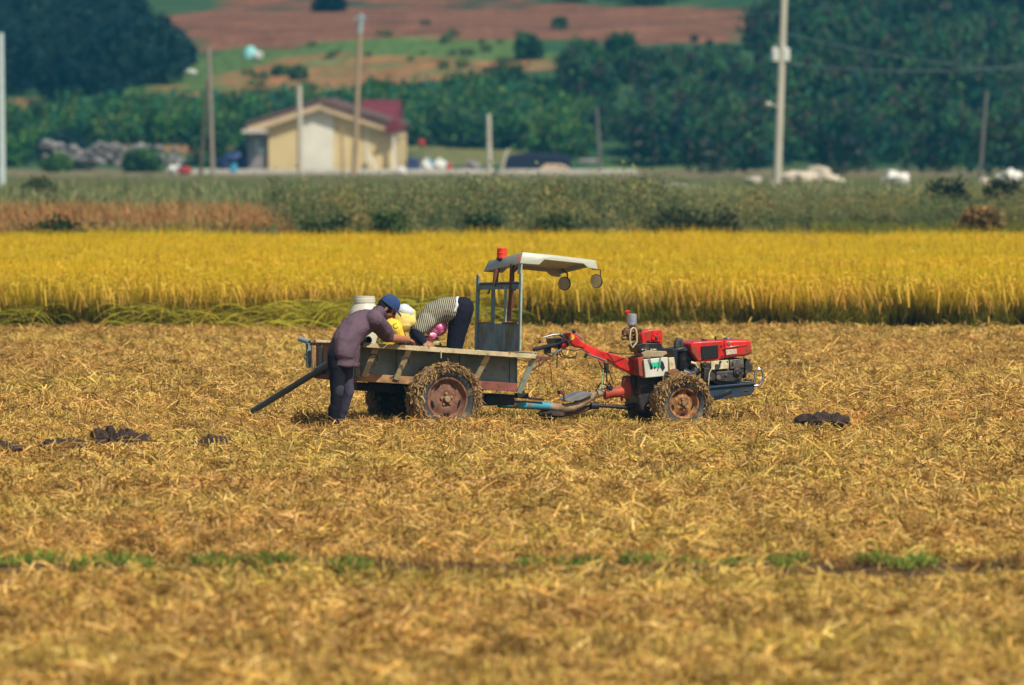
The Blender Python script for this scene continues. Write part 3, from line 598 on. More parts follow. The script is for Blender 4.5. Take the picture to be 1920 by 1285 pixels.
# drawbar: blue tube that runs into a bent brown pipe
d0, d1 = L(935, 757, .5), L(1030, 762, .5)
MB().tube([d0, d1], .04, 18).build('drawbar', pm('blue_drawbar_paint', (.06, .30, .40), .5, rust=(.2, .13, .08), rust_amt=.2), T)
pts = [L(x, y, .5) for x, y in ((1030, 762), (1045, 764), (1060, 765), (1075, 763), (1090, 756), (1104, 746), (1118, 738), (1132, 734))]
MB().tube(pts, [.04, .04, .041, .042, .044, .044, .042, .04], 18).build('drawbar_elbow', pm('muddy_brown_pipe', (.26, .17, .10), .8, rust=(.38, .28, .18), rust_amt=.45), T)
MB().tube([L(1015, 773, .55), L(1060, 776, .55), L(1090, 769, .55), L(1112, 762, .55)], [.03, .035, .03, .025], 12).build('lower_drawbar', pm('muddy_dark_pipe', (.10, .065, .05), .85, rust=(.2, .12, .08), rust_amt=.3), T)
pl = [L(x, y, .42) for x, y in ((1060, 751), (1088, 737), (1107, 736), (1112, 740), (1088, 751), (1066, 754))]
MB().prism(pl, (0, .16, .01)).build('foot_plate', pm('grey_plate', (.20, .20, .21), .6, .2), T, .004)
MB().tube([L(1058, 753, .45), L(1057, 741, .45), L(1052, 737, .45)], .01, 8).box(L(1052, 736, .45), (.05, .07, .035)).build('foot_pedal', rust_pole, T, .004)
MB().beam(L(968, 744, .45), L(1020, 750, .45), .03, .02).box(L(978, 742, .45), (.12, .07, .05)).beam(L(978, 742, .45), L(981, 733, .45), .03, .03).build('brake_linkage', dark_steel, T, .004)
# headboard frame across the front with the canopy poles
vn, vf = .10, .98
m = MB().beam(L(974, 657, vn), L(977, 512, vn), .045, .02, side=(0, 1, 0)); m.build('near_post', palegreen, T, .003)
pf = [L(893, 657, vf), L(897, 520, vf)]
m = MB().beam(pf[0], pf[1], .055, .02, side=(0, 1, 0)); tp = pf[1]
m.prism([tp + Vector((0, .0275 * math.cos(t), .0275 * math.sin(t))) for t in np.linspace(0, math.pi, 9)], (.02, 0, 0)) if False else m.tube([tp + Vector((-.01, 0, 0)), tp + Vector((.01, 0, 0))], .0275, 14)
for dz in (.0, -.035): m.tube([tp + Vector((-.013, 0, dz)), tp + Vector((.013, 0, dz))], .008, 8)
m.build('far_post', teal_paint, T, .003)
def hb(px, y0, y1, v, w_, mt, nm='mid_post'):
    MB().beam(L(px - 2, y0, v), L(px, y1, v), w_, .018, side=(0, 1, 0)).build(nm, mt, T, .003)
hb(925, 656, 537, .70, .055, teal_paint); hb(948, 656, 537, .40, .03, palegreen)
MB().beam(L(898, 537, vf), L(975, 535, vn), .02, .07).build('cross_bar', teal_paint, T, .003)
MB().beam(L(898, 533.5, vf), L(975, 531.5, vn), .03, .01).build('cross_bar_cap', dark_steel, T)
P4 = [L(893, 658, vf), L(972, 659, vn), L(973, 606, vn), L(895, 607, vf)]
MB().prism(P4, (.012, 0, 0)).build('headboard_panel', pm('headboard_sheet', (.26, .31, .31), .6, .1, var=.5, scale=4, rust=(.28, .14, .07), rust_amt=.25, rust_scale=5), T, .003)
MB().beam(L(895, 606, vf), L(917, 606, .78), .03, .015).build('panel_cap', rust_beam, T); MB().beam(L(943, 606, .43), L(972, 606, vn), .03, .015).build('panel_cap', rust_beam, T)
disc = pm('greenish_disc', (.30, .33, .16), .7)
for (x, y, v) in ((911, 623, .83), (961, 620, .25)):
    c = L(x, y, v); MB().lathe([(0, -.02), (.034, -.018), (.05, -.008), (.05, .0)], c, (1, 0, 0), 20).build('round_plate', disc, T)
for v in (.66, .55, .45, .34): c = L(0, 0, v) if False else None
MB().tube([L(928, 537, .62), L(931, 505, .62)], .026, 12).tube([L(931, 512, .62), L(938, 500, .6), L(955, 494, .6)], .012, 8).build('canopy_pole', rust_pole, T)
MB().tube([L(954, 602, .28), L(958, 560, .28), L(961, 495, .28)], .024, 12).tube([L(961, 512, .28), L(971, 502, .2)], .012, 8).build('canopy_pole', rust_pole, T)
MB().beam(L(962, 538, .27), L(962, 546, .27), .05, .03).build('pole_clamp', rust_pole, T)
MB().tube([L(919, 541, .75), L(917, 548, .75), L(914, 551, .75)], .009, 8).build('pole_clamp', rust_pole, T)
MB().beam(L(974, 514, .09), L(976, 496, .09), .07, .015, side=(0, 1, 0)).build('canopy_bracket', palegreen, T, .003)
# moulded canopy shell
T0, T1 = L(980, 473, .08), L(1117, 488, .06); FT0 = L(916, 489.5, .95); dF = FT0 - T0; FT1 = T1 + dF
nb = [L(975, 494, .06), L(1011, 496.5, .04), L(1021, 487, .05), L(1094, 494.5, .04), L(1103, 502.5, .03), L(1121, 505, .02)]
FB0 = L(906, 509, .98); dB = FB0 - nb[0]
M0 = L(1040, 478.5, .07)
m = MB(); nearp = [T0, M0, T1] + nb[::-1]; m.add(nearp, [tuple(range(len(nearp)))])
far = [FT0, M0 + dF, FT1] + [q + dB for q in nb[::-1]]; m.add(far, [tuple(range(len(far)))])
m.add([T0, M0, M0 + dF, FT0], [(0, 1, 2, 3)]); m.add([M0, T1, FT1, M0 + dF], [(0, 1, 2, 3)])
m.add([T0, FT0, FB0, nb[0]], [(0, 1, 2, 3)]); e = nb[-1]; m.add([T1, FT1, FT1 + Vector((.0, 0, -.05)), T1 + Vector((.0, 0, -.05))], [(0, 1, 2, 3)])
import bmesh
cn = m.build('canopy', cream_plastic, T, 0, 30, fix=False)
bm_ = bmesh.new(); bm_.from_mesh(cn.data); bmesh.ops.remove_doubles(bm_, verts=bm_.verts, dist=.004); bmesh.ops.recalc_face_normals(bm_, faces=bm_.faces)
tf = max(bm_.faces, key=lambda f: f.calc_center_median().z)
if tf.normal.z < 0: bmesh.ops.reverse_faces(bm_, faces=bm_.faces)
bm_.to_mesh(cn.data); bm_.free()
sl = cn.modifiers.new('thick', 'SOLIDIFY'); sl.thickness = .012; sl.offset = -1
bv = cn.modifiers.new('bevel', 'BEVEL'); bv.width = .012; bv.segments = 2; bv.limit_method = 'ANGLE'; bv.angle_limit = R(25)
c = L(971, 485, .04); MB().prism([c + Vector((-.018, -.02, -.016)), c + Vector((.006, -.02, -.016)), c + Vector((.02, -.02, .018)), c + Vector((-.002, -.02, .018))], (0, .006, 0)).build('emblem', pm('emblem_red', (.7, .03, .03)), T)
cB = (T0 + FT0) / 2 + Vector((-.06, .0, -.012)); cB = L(941, 484, .62)
be = MB().lathe([(0, .098), (.040, .096), (.046, .088), (.046, .056), (.049, .052), (.049, .044), (.046, .04), (.046, .018), (.048, .016), (.048, 0), (0, 0)], cB, U, 24).build('beacon_lamp', red_lens, T, 0, 30)
MB().lathe([(0, .0), (.052, -.001), (.054, -.012), (.03, -.03), (0, -.03)], cB, U, 20).build('beacon_base', dark_steel, be)
mir = pm('dusty_reflection_tan', (.62, .50, .28), .35, .3, bump=0)  # tan base colour holds the reflected rice as well as dust
for (cx, cy, sxp, p0, p1, tilt, v) in ((1057.5, 532, 7.5, (1053, 504), (1064, 513), .0, .35), (1117.5, 527.5, 6.0, (1110, 505), (1126, 506), -.35, .02)):
    c = L(cx, cy, v); ax_ = Vector((math.sin(R(-52 if tilt == 0 else -60)), -math.cos(R(-52 if tilt == 0 else -60)), tilt * .3)).normalized()
    mo = MB().lathe([(0, .0), (.060, .002), (.066, -.003), (.066, -.014), (.04, -.03), (0, -.034)], c, ax_, 28).build('mirror', dark_steel, T)
    MB().lathe([(0, .0045), (.060, .0045), (.060, .001)], c, ax_, 28).build('mirror_glass', mir, mo)
    A = L(*p0, v); B = L(*p1, v); C_ = L(p1[0], cy - 4, v)
    MB().tube([A, B, C_, c - ax_ * .03], .007, 8).build('mirror_stem', rust_pole, mo)

# ------------------------------------------------------------------ two wheel walking tractor
MF = Frame(((1283 - 960) / 197.5, 81.0, 0), 18); M = MF
K = empty('walking_tractor', MF.O, MF.yaw)
tag(K, 'red two wheeled walking tractor with long handle and muddy straw wrapped wheels', 'walking tractor')
red = pm('glossy_red_paint', (.66, .022, .016), .40, var=.38, scale=7, rust=(.22, .06, .035), rust_amt=.2, rust_scale=11, coat=.15, bump=.08)
red_dull = pm('dull_red_paint', (.42, .06, .03), .6, rust=(.18, .07, .04), rust_amt=.3)
blackp = pm('black_paint', (.02, .021, .026), .4, .1, var=.4, rust=(.07, .055, .045), rust_amt=.12)
navy = pm('dark_blue_frame_paint', (.025, .05, .085), .45, .1, rust=(.05, .04, .03), rust_amt=.2)
castm = pm('cast_engine_metal', (.20, .19, .16), .5, .55, var=.4, rust=(.08, .065, .055), rust_amt=.45, rust_scale=14, bump=.4)
castd = pm('oily_dark_casting', (.055, .05, .05), .5, .4, var=.4, rust=(.13, .10, .07), rust_amt=.2, rust_scale=14, bump=.4)
chrome = pm('chrome', (.72, .72, .70), .18, 1.0, var=.1, bump=0)
creamp = pm('cream_panel', (.62, .54, .34), .55, rust=(.35, .26, .15), rust_amt=.15)
brass = pm('brass', (.50, .30, .09), .4, .7, rust=(.12, .06, .03), rust_amt=.35)
def PR(name, pts, v0, v1, mat, bev=.006, parent=None, mb=None):
    b = mb or MB(); b.prism([M(x, y, v0) for x, y in pts], (0, v1 - v0, 0))
    return b if mb else b.build(name, mat, parent or K, bev)
wc = M(1283, 757, 0)
w1 = wheel_parts((wc.x, .09, wc.z), .262, .20, .14, K, -1, 12, rubber, pm('yellow_rusty_rim', (.46, .25, .08), .75, rust=(.20, .06, .03), rust_amt=.45, rust_scale=12), 5000)
w2 = wheel_parts((wc.x, .86, wc.z), .255, .19, .14, K, 1, 12, rubber, rim_rust, 1500)
MB().tube([(wc.x, .1, wc.z), (wc.x, .85, wc.z)], .035, 12).build('axle', dark_steel, K)
# transmission housing
PR('gearbox', [(1197, 706), (1262, 700), (1275, 730), (1262, 775), (1225, 782), (1200, 770), (1196, 745)], .30, .62, castd, .02)
PR('gearbox_top', [(1184, 706), (1205, 706), (1205, 733), (1188, 731)], .36, .58, blackp, .01)
# hitch
fl = [(1171, 706), (1181, 704), (1187, 712), (1185, 744), (1176, 748), (1166, 744)]
PR('hitch_flange', fl, .41, .49, red_dull, .01)
MB().tube([M(1136, 738, .45), M(1172, 734, .45)], [.048, .052], 18).tube([M(1133, 738.5, .45), M(1139, 738, .45)], .058, 18).tube([M(1166, 752, .45), M(1166, 742, .45)], .012, 8).build('hitch_cylinder', red_dull, K, 0, 40)
MB().tube([M(1120, 728, .4), M(1126, 718, .4), M(1136, 722, .4), M(1146, 728, .4)], .008, 6).tube([M(1138, 728, .5), M(1142, 718, .5), M(1150, 732, .5)], .008, 6).box(M(1143, 727, .42), (.05, .05, .03)).build('hitch_pin', dark_steel, K)
MB().tube([M(1108, 761, .45), M(1122, 761, .45)], .035, 14).tube([M(1122, 761, .45), M(1156, 763, .45)], .016, 12).tube([M(1156, 763, .45), M(1176, 764, .45)], .022, 12).tube([M(1176, 764, .45), M(1200, 757, .45)], .03, 12).build('drive_shaft', dark_steel, K, 0, 40)
# handle beam
hbm = MB().prism([M(x, y, .36) for x, y in ((1061, 627), (1067, 624), (1079, 627), (1092, 641), (1124, 656), (1180, 674), (1200, 685), (1200, 706), (1192, 704), (1160, 690), (1130, 668), (1100, 655), (1076, 650), (1066, 640))], (0, .13, 0))
hbm.build('handle_beam', red, K, .012)
for i, (ya, yb) in enumerate(((648, 675),)): MB().beam(M(1096, 651, .35), M(1136, 677, .35), .012, .055, side=(0, 1, 0)).build('handle_side_bar', red, K, .003)
PR('handle_slot', [(1100, 652), (1104, 652), (1124, 664), (1122, 667)], .352, .36, dark_void, 0)
c = M(1072.5, 632.5, .355); MB().lathe([(0, 0), (.026, 0), (.026, .006)], c, (0, 1, 0), 18).build('round_badge', pm('yellow_badge', (.75, .42, .03)), K)
MB().tube([M(1078, 625, .42), M(1094, 637, .42)], .008, 8).build('chrome_rod', chrome, K)
MB().tube([M(1101, 664, .3), M(1137, 677, .32)], .009, 8).build('chrome_rod', chrome, K)
MB().tube([M(1101, 664, .3), M(1096, 671, .3)], .016, 10).build('rod_grip', blackp, K)
for s, v in ((0, .12), (1, .74)):   # the two grips
    MB().tube([M(1072, 640, .42), M(1062, 640, v + .05 * (1 - 2 * s) * -1), M(1046, 645, v), M(1030, 650, v)], .014, 10).build('handlebar', blackp, K)
    MB().tube([M(1042, 646, v), M(1000, 656, v)], [.018, .020], 12).build('hand_grip', pm('black_grip', (.02, .02, .024), .8, bump=.4, bscale=300) if s == 0 else bpy.data.materials['black_grip'], K)
    MB().tube([M(1060, 636, v + .06), M(1048, 627, v), M(1036, 628, v), M(1018, 633, v)], [.008, .010, .010, .007], 8, sx=1.6).build('clutch_lever', chrome, K)
MB().tube([M(1054, 654, .2), M(1044, 660, .2), M(1038, 668, .2), M(1036, 678, .2)], [.016, .015, .012, .006], 10).build('brake_lever', chrome, K)
PR('switch_box', [(1023, 650), (1034, 649), (1034, 663), (1024, 664)], .14, .22, blackp, .005)
m = MB(); PR('', [(1038, 636), (1062, 634), (1068, 648), (1058, 656), (1042, 652)], .28, .52, None, mb=m); m.ball(M(1076, 621.5, .42), .02, 10); m.tube([M(1076, 621, .42), M(1074, 628, .42)], .008, 6)
m.box(M(1046, 640, .2), (.06, .05, .05)); m.box(M(1012, 641, .2), (.02, .02, .03)); m.build('control_bracket', blackp, K, .006)
PR('red_latch', [(1053, 640), (1061, 639), (1063, 652), (1055, 654)], .2, .28, red, .006)
cab = pm('black_cable', (.015, .015, .016), .5, bump=0); m = MB()
for pts in ([(1050, 655), (1056, 666), (1070, 671), (1080, 668), (1082, 661)], [(1046, 652), (1052, 669), (1066, 672), (1080, 671)], [(1060, 655), (1078, 658), (1090, 655), (1104, 662)], [(1122, 676), (1128, 688), (1137, 698), (1138, 716)], [(1132, 682), (1142, 696), (1150, 720)], [(1190, 664), (1160, 664), (1140, 660)], [(1196, 660), (1197, 680), (1208, 692), (1226, 701), (1236, 700)], [(1045, 660), (1044, 690)], [(1020, 655), (1022, 664), (1034, 668), (1050, 664)]):
    m.tube([M(x, y, .33 + .05 * math.sin(x)) for x, y in pts], .0055, 6)
m.build('cables', cab, K)
MB().tube([M(1131, 698, .36), M(1129, 712, .34), M(1129, 728, .36)], .006, 6).tube([M(1129, 720, .36), M(1124, 731, .34)], .005, 6).build('green_string', pm('pale_green_string', (.35, .55, .32)), K)
MB().box(M(1137, 690, .36), (.04, .04, .1)).build('cable_clamp', dark_steel, K, .005)
# battery in its bracket
PR('battery_bracket', [(1196, 672), (1207, 668), (1210, 710), (1198, 704)], .20, .5, red_dull, .006)
bt = PR('battery', [(1207, 674.5), (1252, 670), (1253, 705), (1210, 709)], .17, .40, pm('white_battery_case', (.62, .62, .54), .45, var=.15), .006)
PR('label_panel', [(1217, 681), (1242, 678), (1240, 688), (1219, 691)], .166, .17, pm('green_label', (.02, .50, .30), .4, bump=0), 0, bt)
lg = MB(); PR('', [(1219.5, 685), (1224, 685), (1224, 692), (1219.5, 692)], .164, .166, None, mb=lg); PR('', [(1226, 689), (1229, 686.5), (1230, 690), (1228, 692)], .164, .166, None, mb=lg); lg.build('label_mark', blackp, bt)
PR('black_mark', [(1240, 676), (1244, 680), (1247, 690), (1243, 696), (1238, 688)], .165, .17, blackp, 0, bt)
ti = MB(); ti.tube([M(1217, 671, .155), M(1223, 688, .155)], .006, 6).tube([M(1239, 668, .155), M(1235, 692, .155)], .006, 6).build('strap', chrome, bt)
PR('battery_cover', [(1203, 662), (1214, 657), (1250, 659), (1252, 664), (1240, 669), (1207, 671)], .2, .45, pm('tan_cover', (.38, .30, .18), .7, var=.3), .008)
PR('belt_plate', [(1254, 672), (1264, 670), (1267, 692), (1256, 697)], .2, .3, creamp, .004)
PR('pump_stand', [(1195, 648), (1206, 643), (1240, 644), (1246, 656), (1250, 660), (1200, 662)], .22, .5, blackp, .006)
for i, x in enumerate((1204.5, 1210, 1221, 1227)): MB().box(M(x, 655.5, .21), (.016 + .02 * (i == 3), .01, .012)).build('bolt_head', creamp, K)
# sprayer pump mounted on top: red crankcase, pressure chamber, brass valves
PR('pump_body', [(1204, 646), (1202, 626), (1207, 621), (1222, 618), (1240, 619), (1243, 628), (1242, 647), (1237, 646), (1234, 640), (1214, 640), (1210, 646)], .26, .46, red, .01)
pc = M(1230.5, 632, .26); m = MB().lathe([(0, -.03), (.016, -.03), (.018, -.012), (.05, -.01), (.055, .0)], pc, (0, 1, 0), 24)
for i in range(5): a = i * 1.257; m.lathe([(0, -.02), (.008, -.02), (.008, 0)], pc + Vector((math.cos(a) * .036, 0, math.sin(a) * .036)), (0, 1, 0), 8)
m.build('pump_cover', red, K); MB().lathe([(0, -.04), (.012, -.04), (.012, -.025)], pc, (0, 1, 0), 12).build('pump_shaft', castm, K)
m = MB()
for x in (1207, 1219, 1225, 1236): PR('', [(x - 2.5, 641), (x + 2.5, 641), (x + 2.5, 650), (x - 2.5, 650)], .28, .42, None, mb=m)
m.build('pump_leg', blackp, K, .003)
cb = M(1184.5, 611, .36); MB().lathe([(0, .118), (.03, .116), (.046, .108), (.047, .10), (.047, .012), (.04, 0), (.02, -.02), (0, -.02)], cb, U, 24).build('pressure_chamber', pm('dented_aluminium', (.62, .64, .66), .35, .7, rust=(.18, .24, .34), rust_amt=.25, rust_scale=20), K, 0, 30)
MB().lathe([(0, .055), (.012, .05), (.014, .03), (.008, .0)], M(1176.5, 592, .34), U, 12).beam(M(1171, 585, .34), M(1181, 584, .34), .02, .018).build('tap_handle', red, K, .003)
m = MB().tube([M(1184, 612, .36), M(1184, 628, .36)], .022, 10).tube([M(1170, 620, .36), M(1198, 622, .36)], .026, 12).tube([M(1166, 635, .36), M(1178, 632, .36)], [.02, .028], 10).tube([M(1178, 634, .36), M(1204, 634, .36)], .026, 12).box(M(1172, 624, .36), (.05, .06, .05)).ball(M(1178, 625, .34), .03, 10); m.build('valve_block', pm('rusty_valve', (.11, .06, .035), .6, .4, rust=(.35, .22, .09), rust_amt=.3, rust_scale=25), K, .004)
m = MB().tube([M(1192, 612, .33), M(1193, 640, .33)], .014, 10).tube([M(1199, 618, .33), M(1199, 638, .33)], .013, 10).box(M(1202, 630, .33), (.02, .06, .14)); m.build('brass_fitting', brass, K, .003)
pts = [M(x, y, .30) for x, y in ((1182, 646), (1181, 630), (1183, 618), (1187, 615), (1191, 616), (1194, 626), (1194, 642))]
MB().tube(pts, .009, 8).tube([M(1182, 646, .30), M(1186, 652, .3), M(1194, 642, .3)], .009, 8).build('hose_loop', pm('cream_hose', (.62, .50, .28), .6), K)
# engine
PR('radiator_shroud', [(1295, 645), (1303, 641), (1352, 638.5), (1357, 640), (1358, 672), (1336, 677), (1309, 678.5), (1296, 660)], .14, .52, red, .012)
PR('radiator_side', [(1294, 645), (1302, 643.5), (1308, 677), (1296, 659)], .16, .50, red_dull, .004)  # shroud end turned from the sun, its shade put in as duller red
PR('grille', [(1315, 650), (1346.5, 647.5), (1347.5, 671), (1317, 674)], .125, .14, pm('grille_mesh', (.012, .012, .014), .6, bump=.8, bscale=400), .003)
ft = PR('fuel_tank', [(1358, 641), (1364, 638), (1400, 637), (1409, 640), (1410, 664), (1396, 668), (1359, 672)], .13, .50, red, .02)
PR('tank_label', [(1361, 656.5), (1381, 654.5), (1382, 663), (1362, 666)], .122, .13, pm('worn_label', (.60, .52, .40), .5, var=.4, scale=60), .001, ft)
MB().lathe([(0, -.006), (.016, -.006), (.016, 0)], M(1366.5, 644, .128), (0, 1, 0), 16).build('oval_badge', chrome, ft)
PR('chrome_strip', [(1359.5, 651.5), (1386, 648), (1386, 649.8), (1360, 653.5)], .118, .13, chrome, .001, ft)
m = MB(); PR('', [(1356, 653), (1402, 646), (1402, 648), (1356, 654.5)], .122, .13, None, mb=m); m.build('tank_trim', red_dull, ft)
MB().lathe([(0, .028), (.035, .026), (.04, .018), (.04, .006), (.03, 0), (.03, -.02)], M(1364, 638.5, .3), U, 20).build('filler_cap', pm('grey_cap', (.12, .14, .18), .4, .4), ft)
MB().tube([M(1342, 639, .3), M(1341.5, 631, .3)], .009, 8).build('breather_stub', dark_steel, K)
m = MB().tube([M(1318, 640, .25), M(1318, 636, .25)], .01, 8).beam(M(1316, 636.5, .25), M(1325, 638, .25), .02, .012); m.build('radiator_cap', dark_steel, K)
for (x, y) in ((1352.5, 649), (1354, 669), (1372, 667), (1400, 645), (1402, 662)): MB().lathe([(0, -.004), (.009, -.004), (.009, 0)], M(x, y, .136), (0, 1, 0), 10).build('bolt', blackp, K)
PR('engine_block', [(1337, 694), (1368, 692), (1369, 674), (1394, 671), (1396, 700), (1390, 716), (1372, 722), (1345, 722), (1334, 712)], .16, .50, castd, .015)
PR('crankcase_cover', [(1342, 697), (1388, 694), (1390, 710), (1375, 717), (1344, 716)], .135, .16, castd, .012)
PR('cylinder_head', [(1368, 675), (1394, 672), (1396, 690), (1369, 693)], .145, .17, castm, .008)
MB().lathe([(0, -.03), (.022, -.03), (.026, -.02), (.042, -.016), (.046, 0)], M(1382.5, 698, .135), (0, 1, 0), 20).build('shaft_cover', castd, K, 0, 40)
for (x, y, r_) in ((1347, 708, .022), (1361, 703, .016), (1375, 681, .012)): MB().lathe([(0, -.012), (r_, -.01), (r_ * 1.1, 0)], M(x, y, .135), (0, 1, 0), 12).build('casting_boss', castm, K)
PR('control_panel', [(1333, 678), (1366, 675), (1367, 691.5), (1334, 694)], .13, .16, creamp, .004)
MB().lathe([(0, -.012), (.011, -.012), (.012, 0)], M(1350.5, 679, .13), (0, 1, 0), 12).build('control_knob', castd, K)
MB().box(M(1364, 678, .128), (.012, .006, .012)).build('control_knob', castd, K)
m = MB().box(M(1346, 686, .125), (.05, .012, .03)).lathe([(0, -.01), (.02, -.01), (.022, 0)], M(1345, 689, .125), (0, 1, 0), 12); m.build('control_knob', castd, K)
m = MB(); PR('', [(1398, 672), (1409, 674), (1406, 680), (1412, 686), (1411, 697), (1402, 700), (1397, 710)], .2, .42, None, mb=m); m.box(M(1402, 713, .25), (.05, .1, .015)); m.build('headlamp_bracket', castd, K, .006)
m = MB().tube([M(1322, 680, .2), M(1318, 700, .18), M(1330, 712, .2)], .016, 10).box(M(1323, 686, .18), (.09, .06, .05)).tube([M(1314, 692, .2), M(1326, 694, .17), M(1334, 700, .16)], .01, 8).box(M(1328, 702, .2), (.12, .1, .12)).ball(M(1321, 685, .16), .022, 10); m.build('injection_pump', castd, K, .004)
MB().tube([M(1335, 690, .11), M(1330, 700, .1), M(1328, 722, .12)], .006, 6).build('fuel_line', creamp, K)
# air cleaner / flywheel guard and exhaust elbow
MB().lathe([(0, .17), (.05, .172), (.10, .168), (.125, .155), (.13, .135), (.115, .13), (.115, -.03), (.10, -.06), (0, -.06)], M(1283, 684, .33), U, 30).build('air_cleaner', blackp, K, 0, 35)
PR('belt_guard', [(1260, 655), (1286, 650), (1290, 656), (1272, 660), (1270, 694), (1263, 690)], .22, .5, blackp, .01)
pts = [M(x, y, .33) for x, y in ((1269, 652), (1269, 643), (1271.5, 638), (1276, 638.5), (1277.5, 645), (1276.5, 652))]
MB().tube(pts, [.030, .031, .031, .028, .022, .018], 14).build('intake_elbow', pm('grey_rubber_elbow', (.06, .06, .06), .7), K)
MB().tube([M(1280, 700, .2), M(1295, 705, .18), M(1305, 697, .17), M(1300, 683, .2)], [.06, .06, .05, .04], 14).build('exhaust_muffler', blackp, K, 0, 40)
MB().tube([M(1296, 680, .15), M(1304, 682, .13), M(1308, 690, .15)], .014, 8).build('heat_shield', creamp, K)
PR('mud_guard_plate', [(1252, 698), (1270, 692), (1277, 700), (1262, 706)], .08, .4, pm('rusty_guard', (.20, .10, .06), .8, rust=RUST, rust_amt=.4), .004)
# front chassis and bumper
PR('front_frame', [(1328, 728), (1414, 719.5), (1415, 732), (1407, 742), (1338, 751), (1333, 744)], .12, .145, navy, .004)
PR('front_frame', [(1328, 728), (1414, 719.5), (1415, 732), (1407, 742), (1338, 751), (1333, 744)], .50, .525, navy, .004)
PR('frame_plate', [(1326, 725), (1416, 717.5), (1417, 720.5), (1327, 729)], .1, .55, navy, .003)
MB().beam(M(1340, 746, .115), M(1372, 733, .115), .012, .03, side=(0, 1, 0)).box(M(1400, 733, .118), (.04, .012, .012)).lathe([(0, -.008), (.015, -.008), (.015, 0)], M(1360, 735, .12), (0, 1, 0), 10).build('frame_lug', blackp, K, .003)
bp = [(1415, 724), (1424, 723), (1431, 714), (1431, 702), (1428, 694), (1422, 692), (1417, 696), (1416, 708), (1414, 722)]
for v in (.14, .50): MB().tube([M(x, y, v) for x, y in bp], .013, 12).build('bumper_loop', chrome, K)
MB().tube([M(1431, 704, .14), M(1431, 704, .50)], .012, 12).build('bumper_bar', chrome, K)


# ------------------------------------------------------------------ long pipe, jar, sack
pipe_m = pm('dark_grey_pipe', (.075, .10, .125), .45, var=.3, scale=4)
p0, p1 = W(474, 771, 81.3), W(692, 637, 79.78); p0.z = max(p0.z, .03)
m = MB(); d = p1 - p0; m.pipe([p0, p0 + d * .56], .030, .024, 20); m.pipe([p0 + d * .555, p0 + d * .70], .038, .0305, 20); m.pipe([p0 + d * .695, p1], .034, .029, 20)
tag(m.build('drain_pipe', pipe_m, off=p0.copy(), angle=50), 'long dark grey plastic pipe slanting from the straw up to the trailer corner', 'pipe')
jz = W(683, 703, 80.75).z
m = MB().lathe([(0, .002), (.13, .0), (.15, .02), (.152, .30), (.150, .52), (.135, .60), (.105, .645), (.100, .66), (.106, .665), (.106, .70), (.100, .702), (.100, .725), (0, .727)], (0, 0, 0), U, 40)
jm = pm('translucent_white_plastic', (.62, .59, .47), .4, var=.06); jm.node_tree.nodes['Principled BSDF'].inputs['Subsurface Weight'].default_value = .0
j = m.build('plastic_jar', jm, angle=30); jp = W(683, 703, 80.75); jtop = W(683, 555, 80.75); j.location = (jp.x, jp.y, jtop.z - .727)
tag(j, 'big white plastic jar standing in the trailer behind the man', 'jar')
m = MB().ball((0, 0, 0), (.13, .1, .06), 20, lump=.35, seed=3); s_ = m.build('grain_sack', pm('cream_cloth', (.62, .50, .24), .9, var=.2, bump=.6, bscale=80)); s_.location = W(800, 642, 80.45)
m2 = MB().ball((0, 0, 0), (.3, .2, .22), 20, lump=.3, seed=8); 
tag(s_, 'cream coloured grain sack under the pink scarf in the trailer', 'sack')
m2 = MB().ball((0, 0, 0), (.30, .22, .16), 20, lump=.3, seed=8); s2 = m2.build('grain_sack', bpy.data.materials['cream_cloth']); s2.location = W(800, 678, 80.45)
tag(s2, 'larger sack lying low in the trailer bed under the small one', 'sack')
# ------------------------------------------------------------------ people
skin = pm('tanned_skin', (.46, .19, .09), .55, var=.12, bump=.05); skin2 = pm('brown_skin', (.34, .16, .09), .6, var=.12, bump=.05)
def cloth(name, col, bs=28, bump=.7, rough=.9):
    return pm(name, col, rough, var=.18, scale=6, bump=bump, bscale=bs, spec=.15)
shirt_m = cloth('washed_purple_grey_cotton', (.130, .085, .112)); trou_m = cloth('dark_navy_cloth', (.015, .013, .022)); trou_l = cloth('sunlit_trouser_cloth', (.065, .055, .09))  # violet is the far leg's same cloth, lightened for the sun on it
cap_m = cloth('blue_cap_cloth', (.035, .07, .19)); hair_m = pm('black_hair', (.012, .010, .010), .6, bump=.6, bscale=150); boot_m = cloth('dark_rubber_boot', (.010, .009, .015), bump=.2)
def fleshy(o, vox, it=3, disp=0.0):
    r = o.modifiers.new('skin', 'REMESH'); r.mode = 'VOXEL'; r.voxel_size = vox; r.use_smooth_shade = True
    s = o.modifiers.new('smooth', 'SMOOTH'); s.factor = .6; s.iterations = it
    if disp:
        tx = bpy.data.textures.new('folds', 'CLOUDS'); tx.noise_scale = .15; tx.noise_depth = 1
        d = o.modifiers.new('folds', 'DISPLACE'); d.texture = tx; d.strength = disp; d.mid_level = .5
    return o
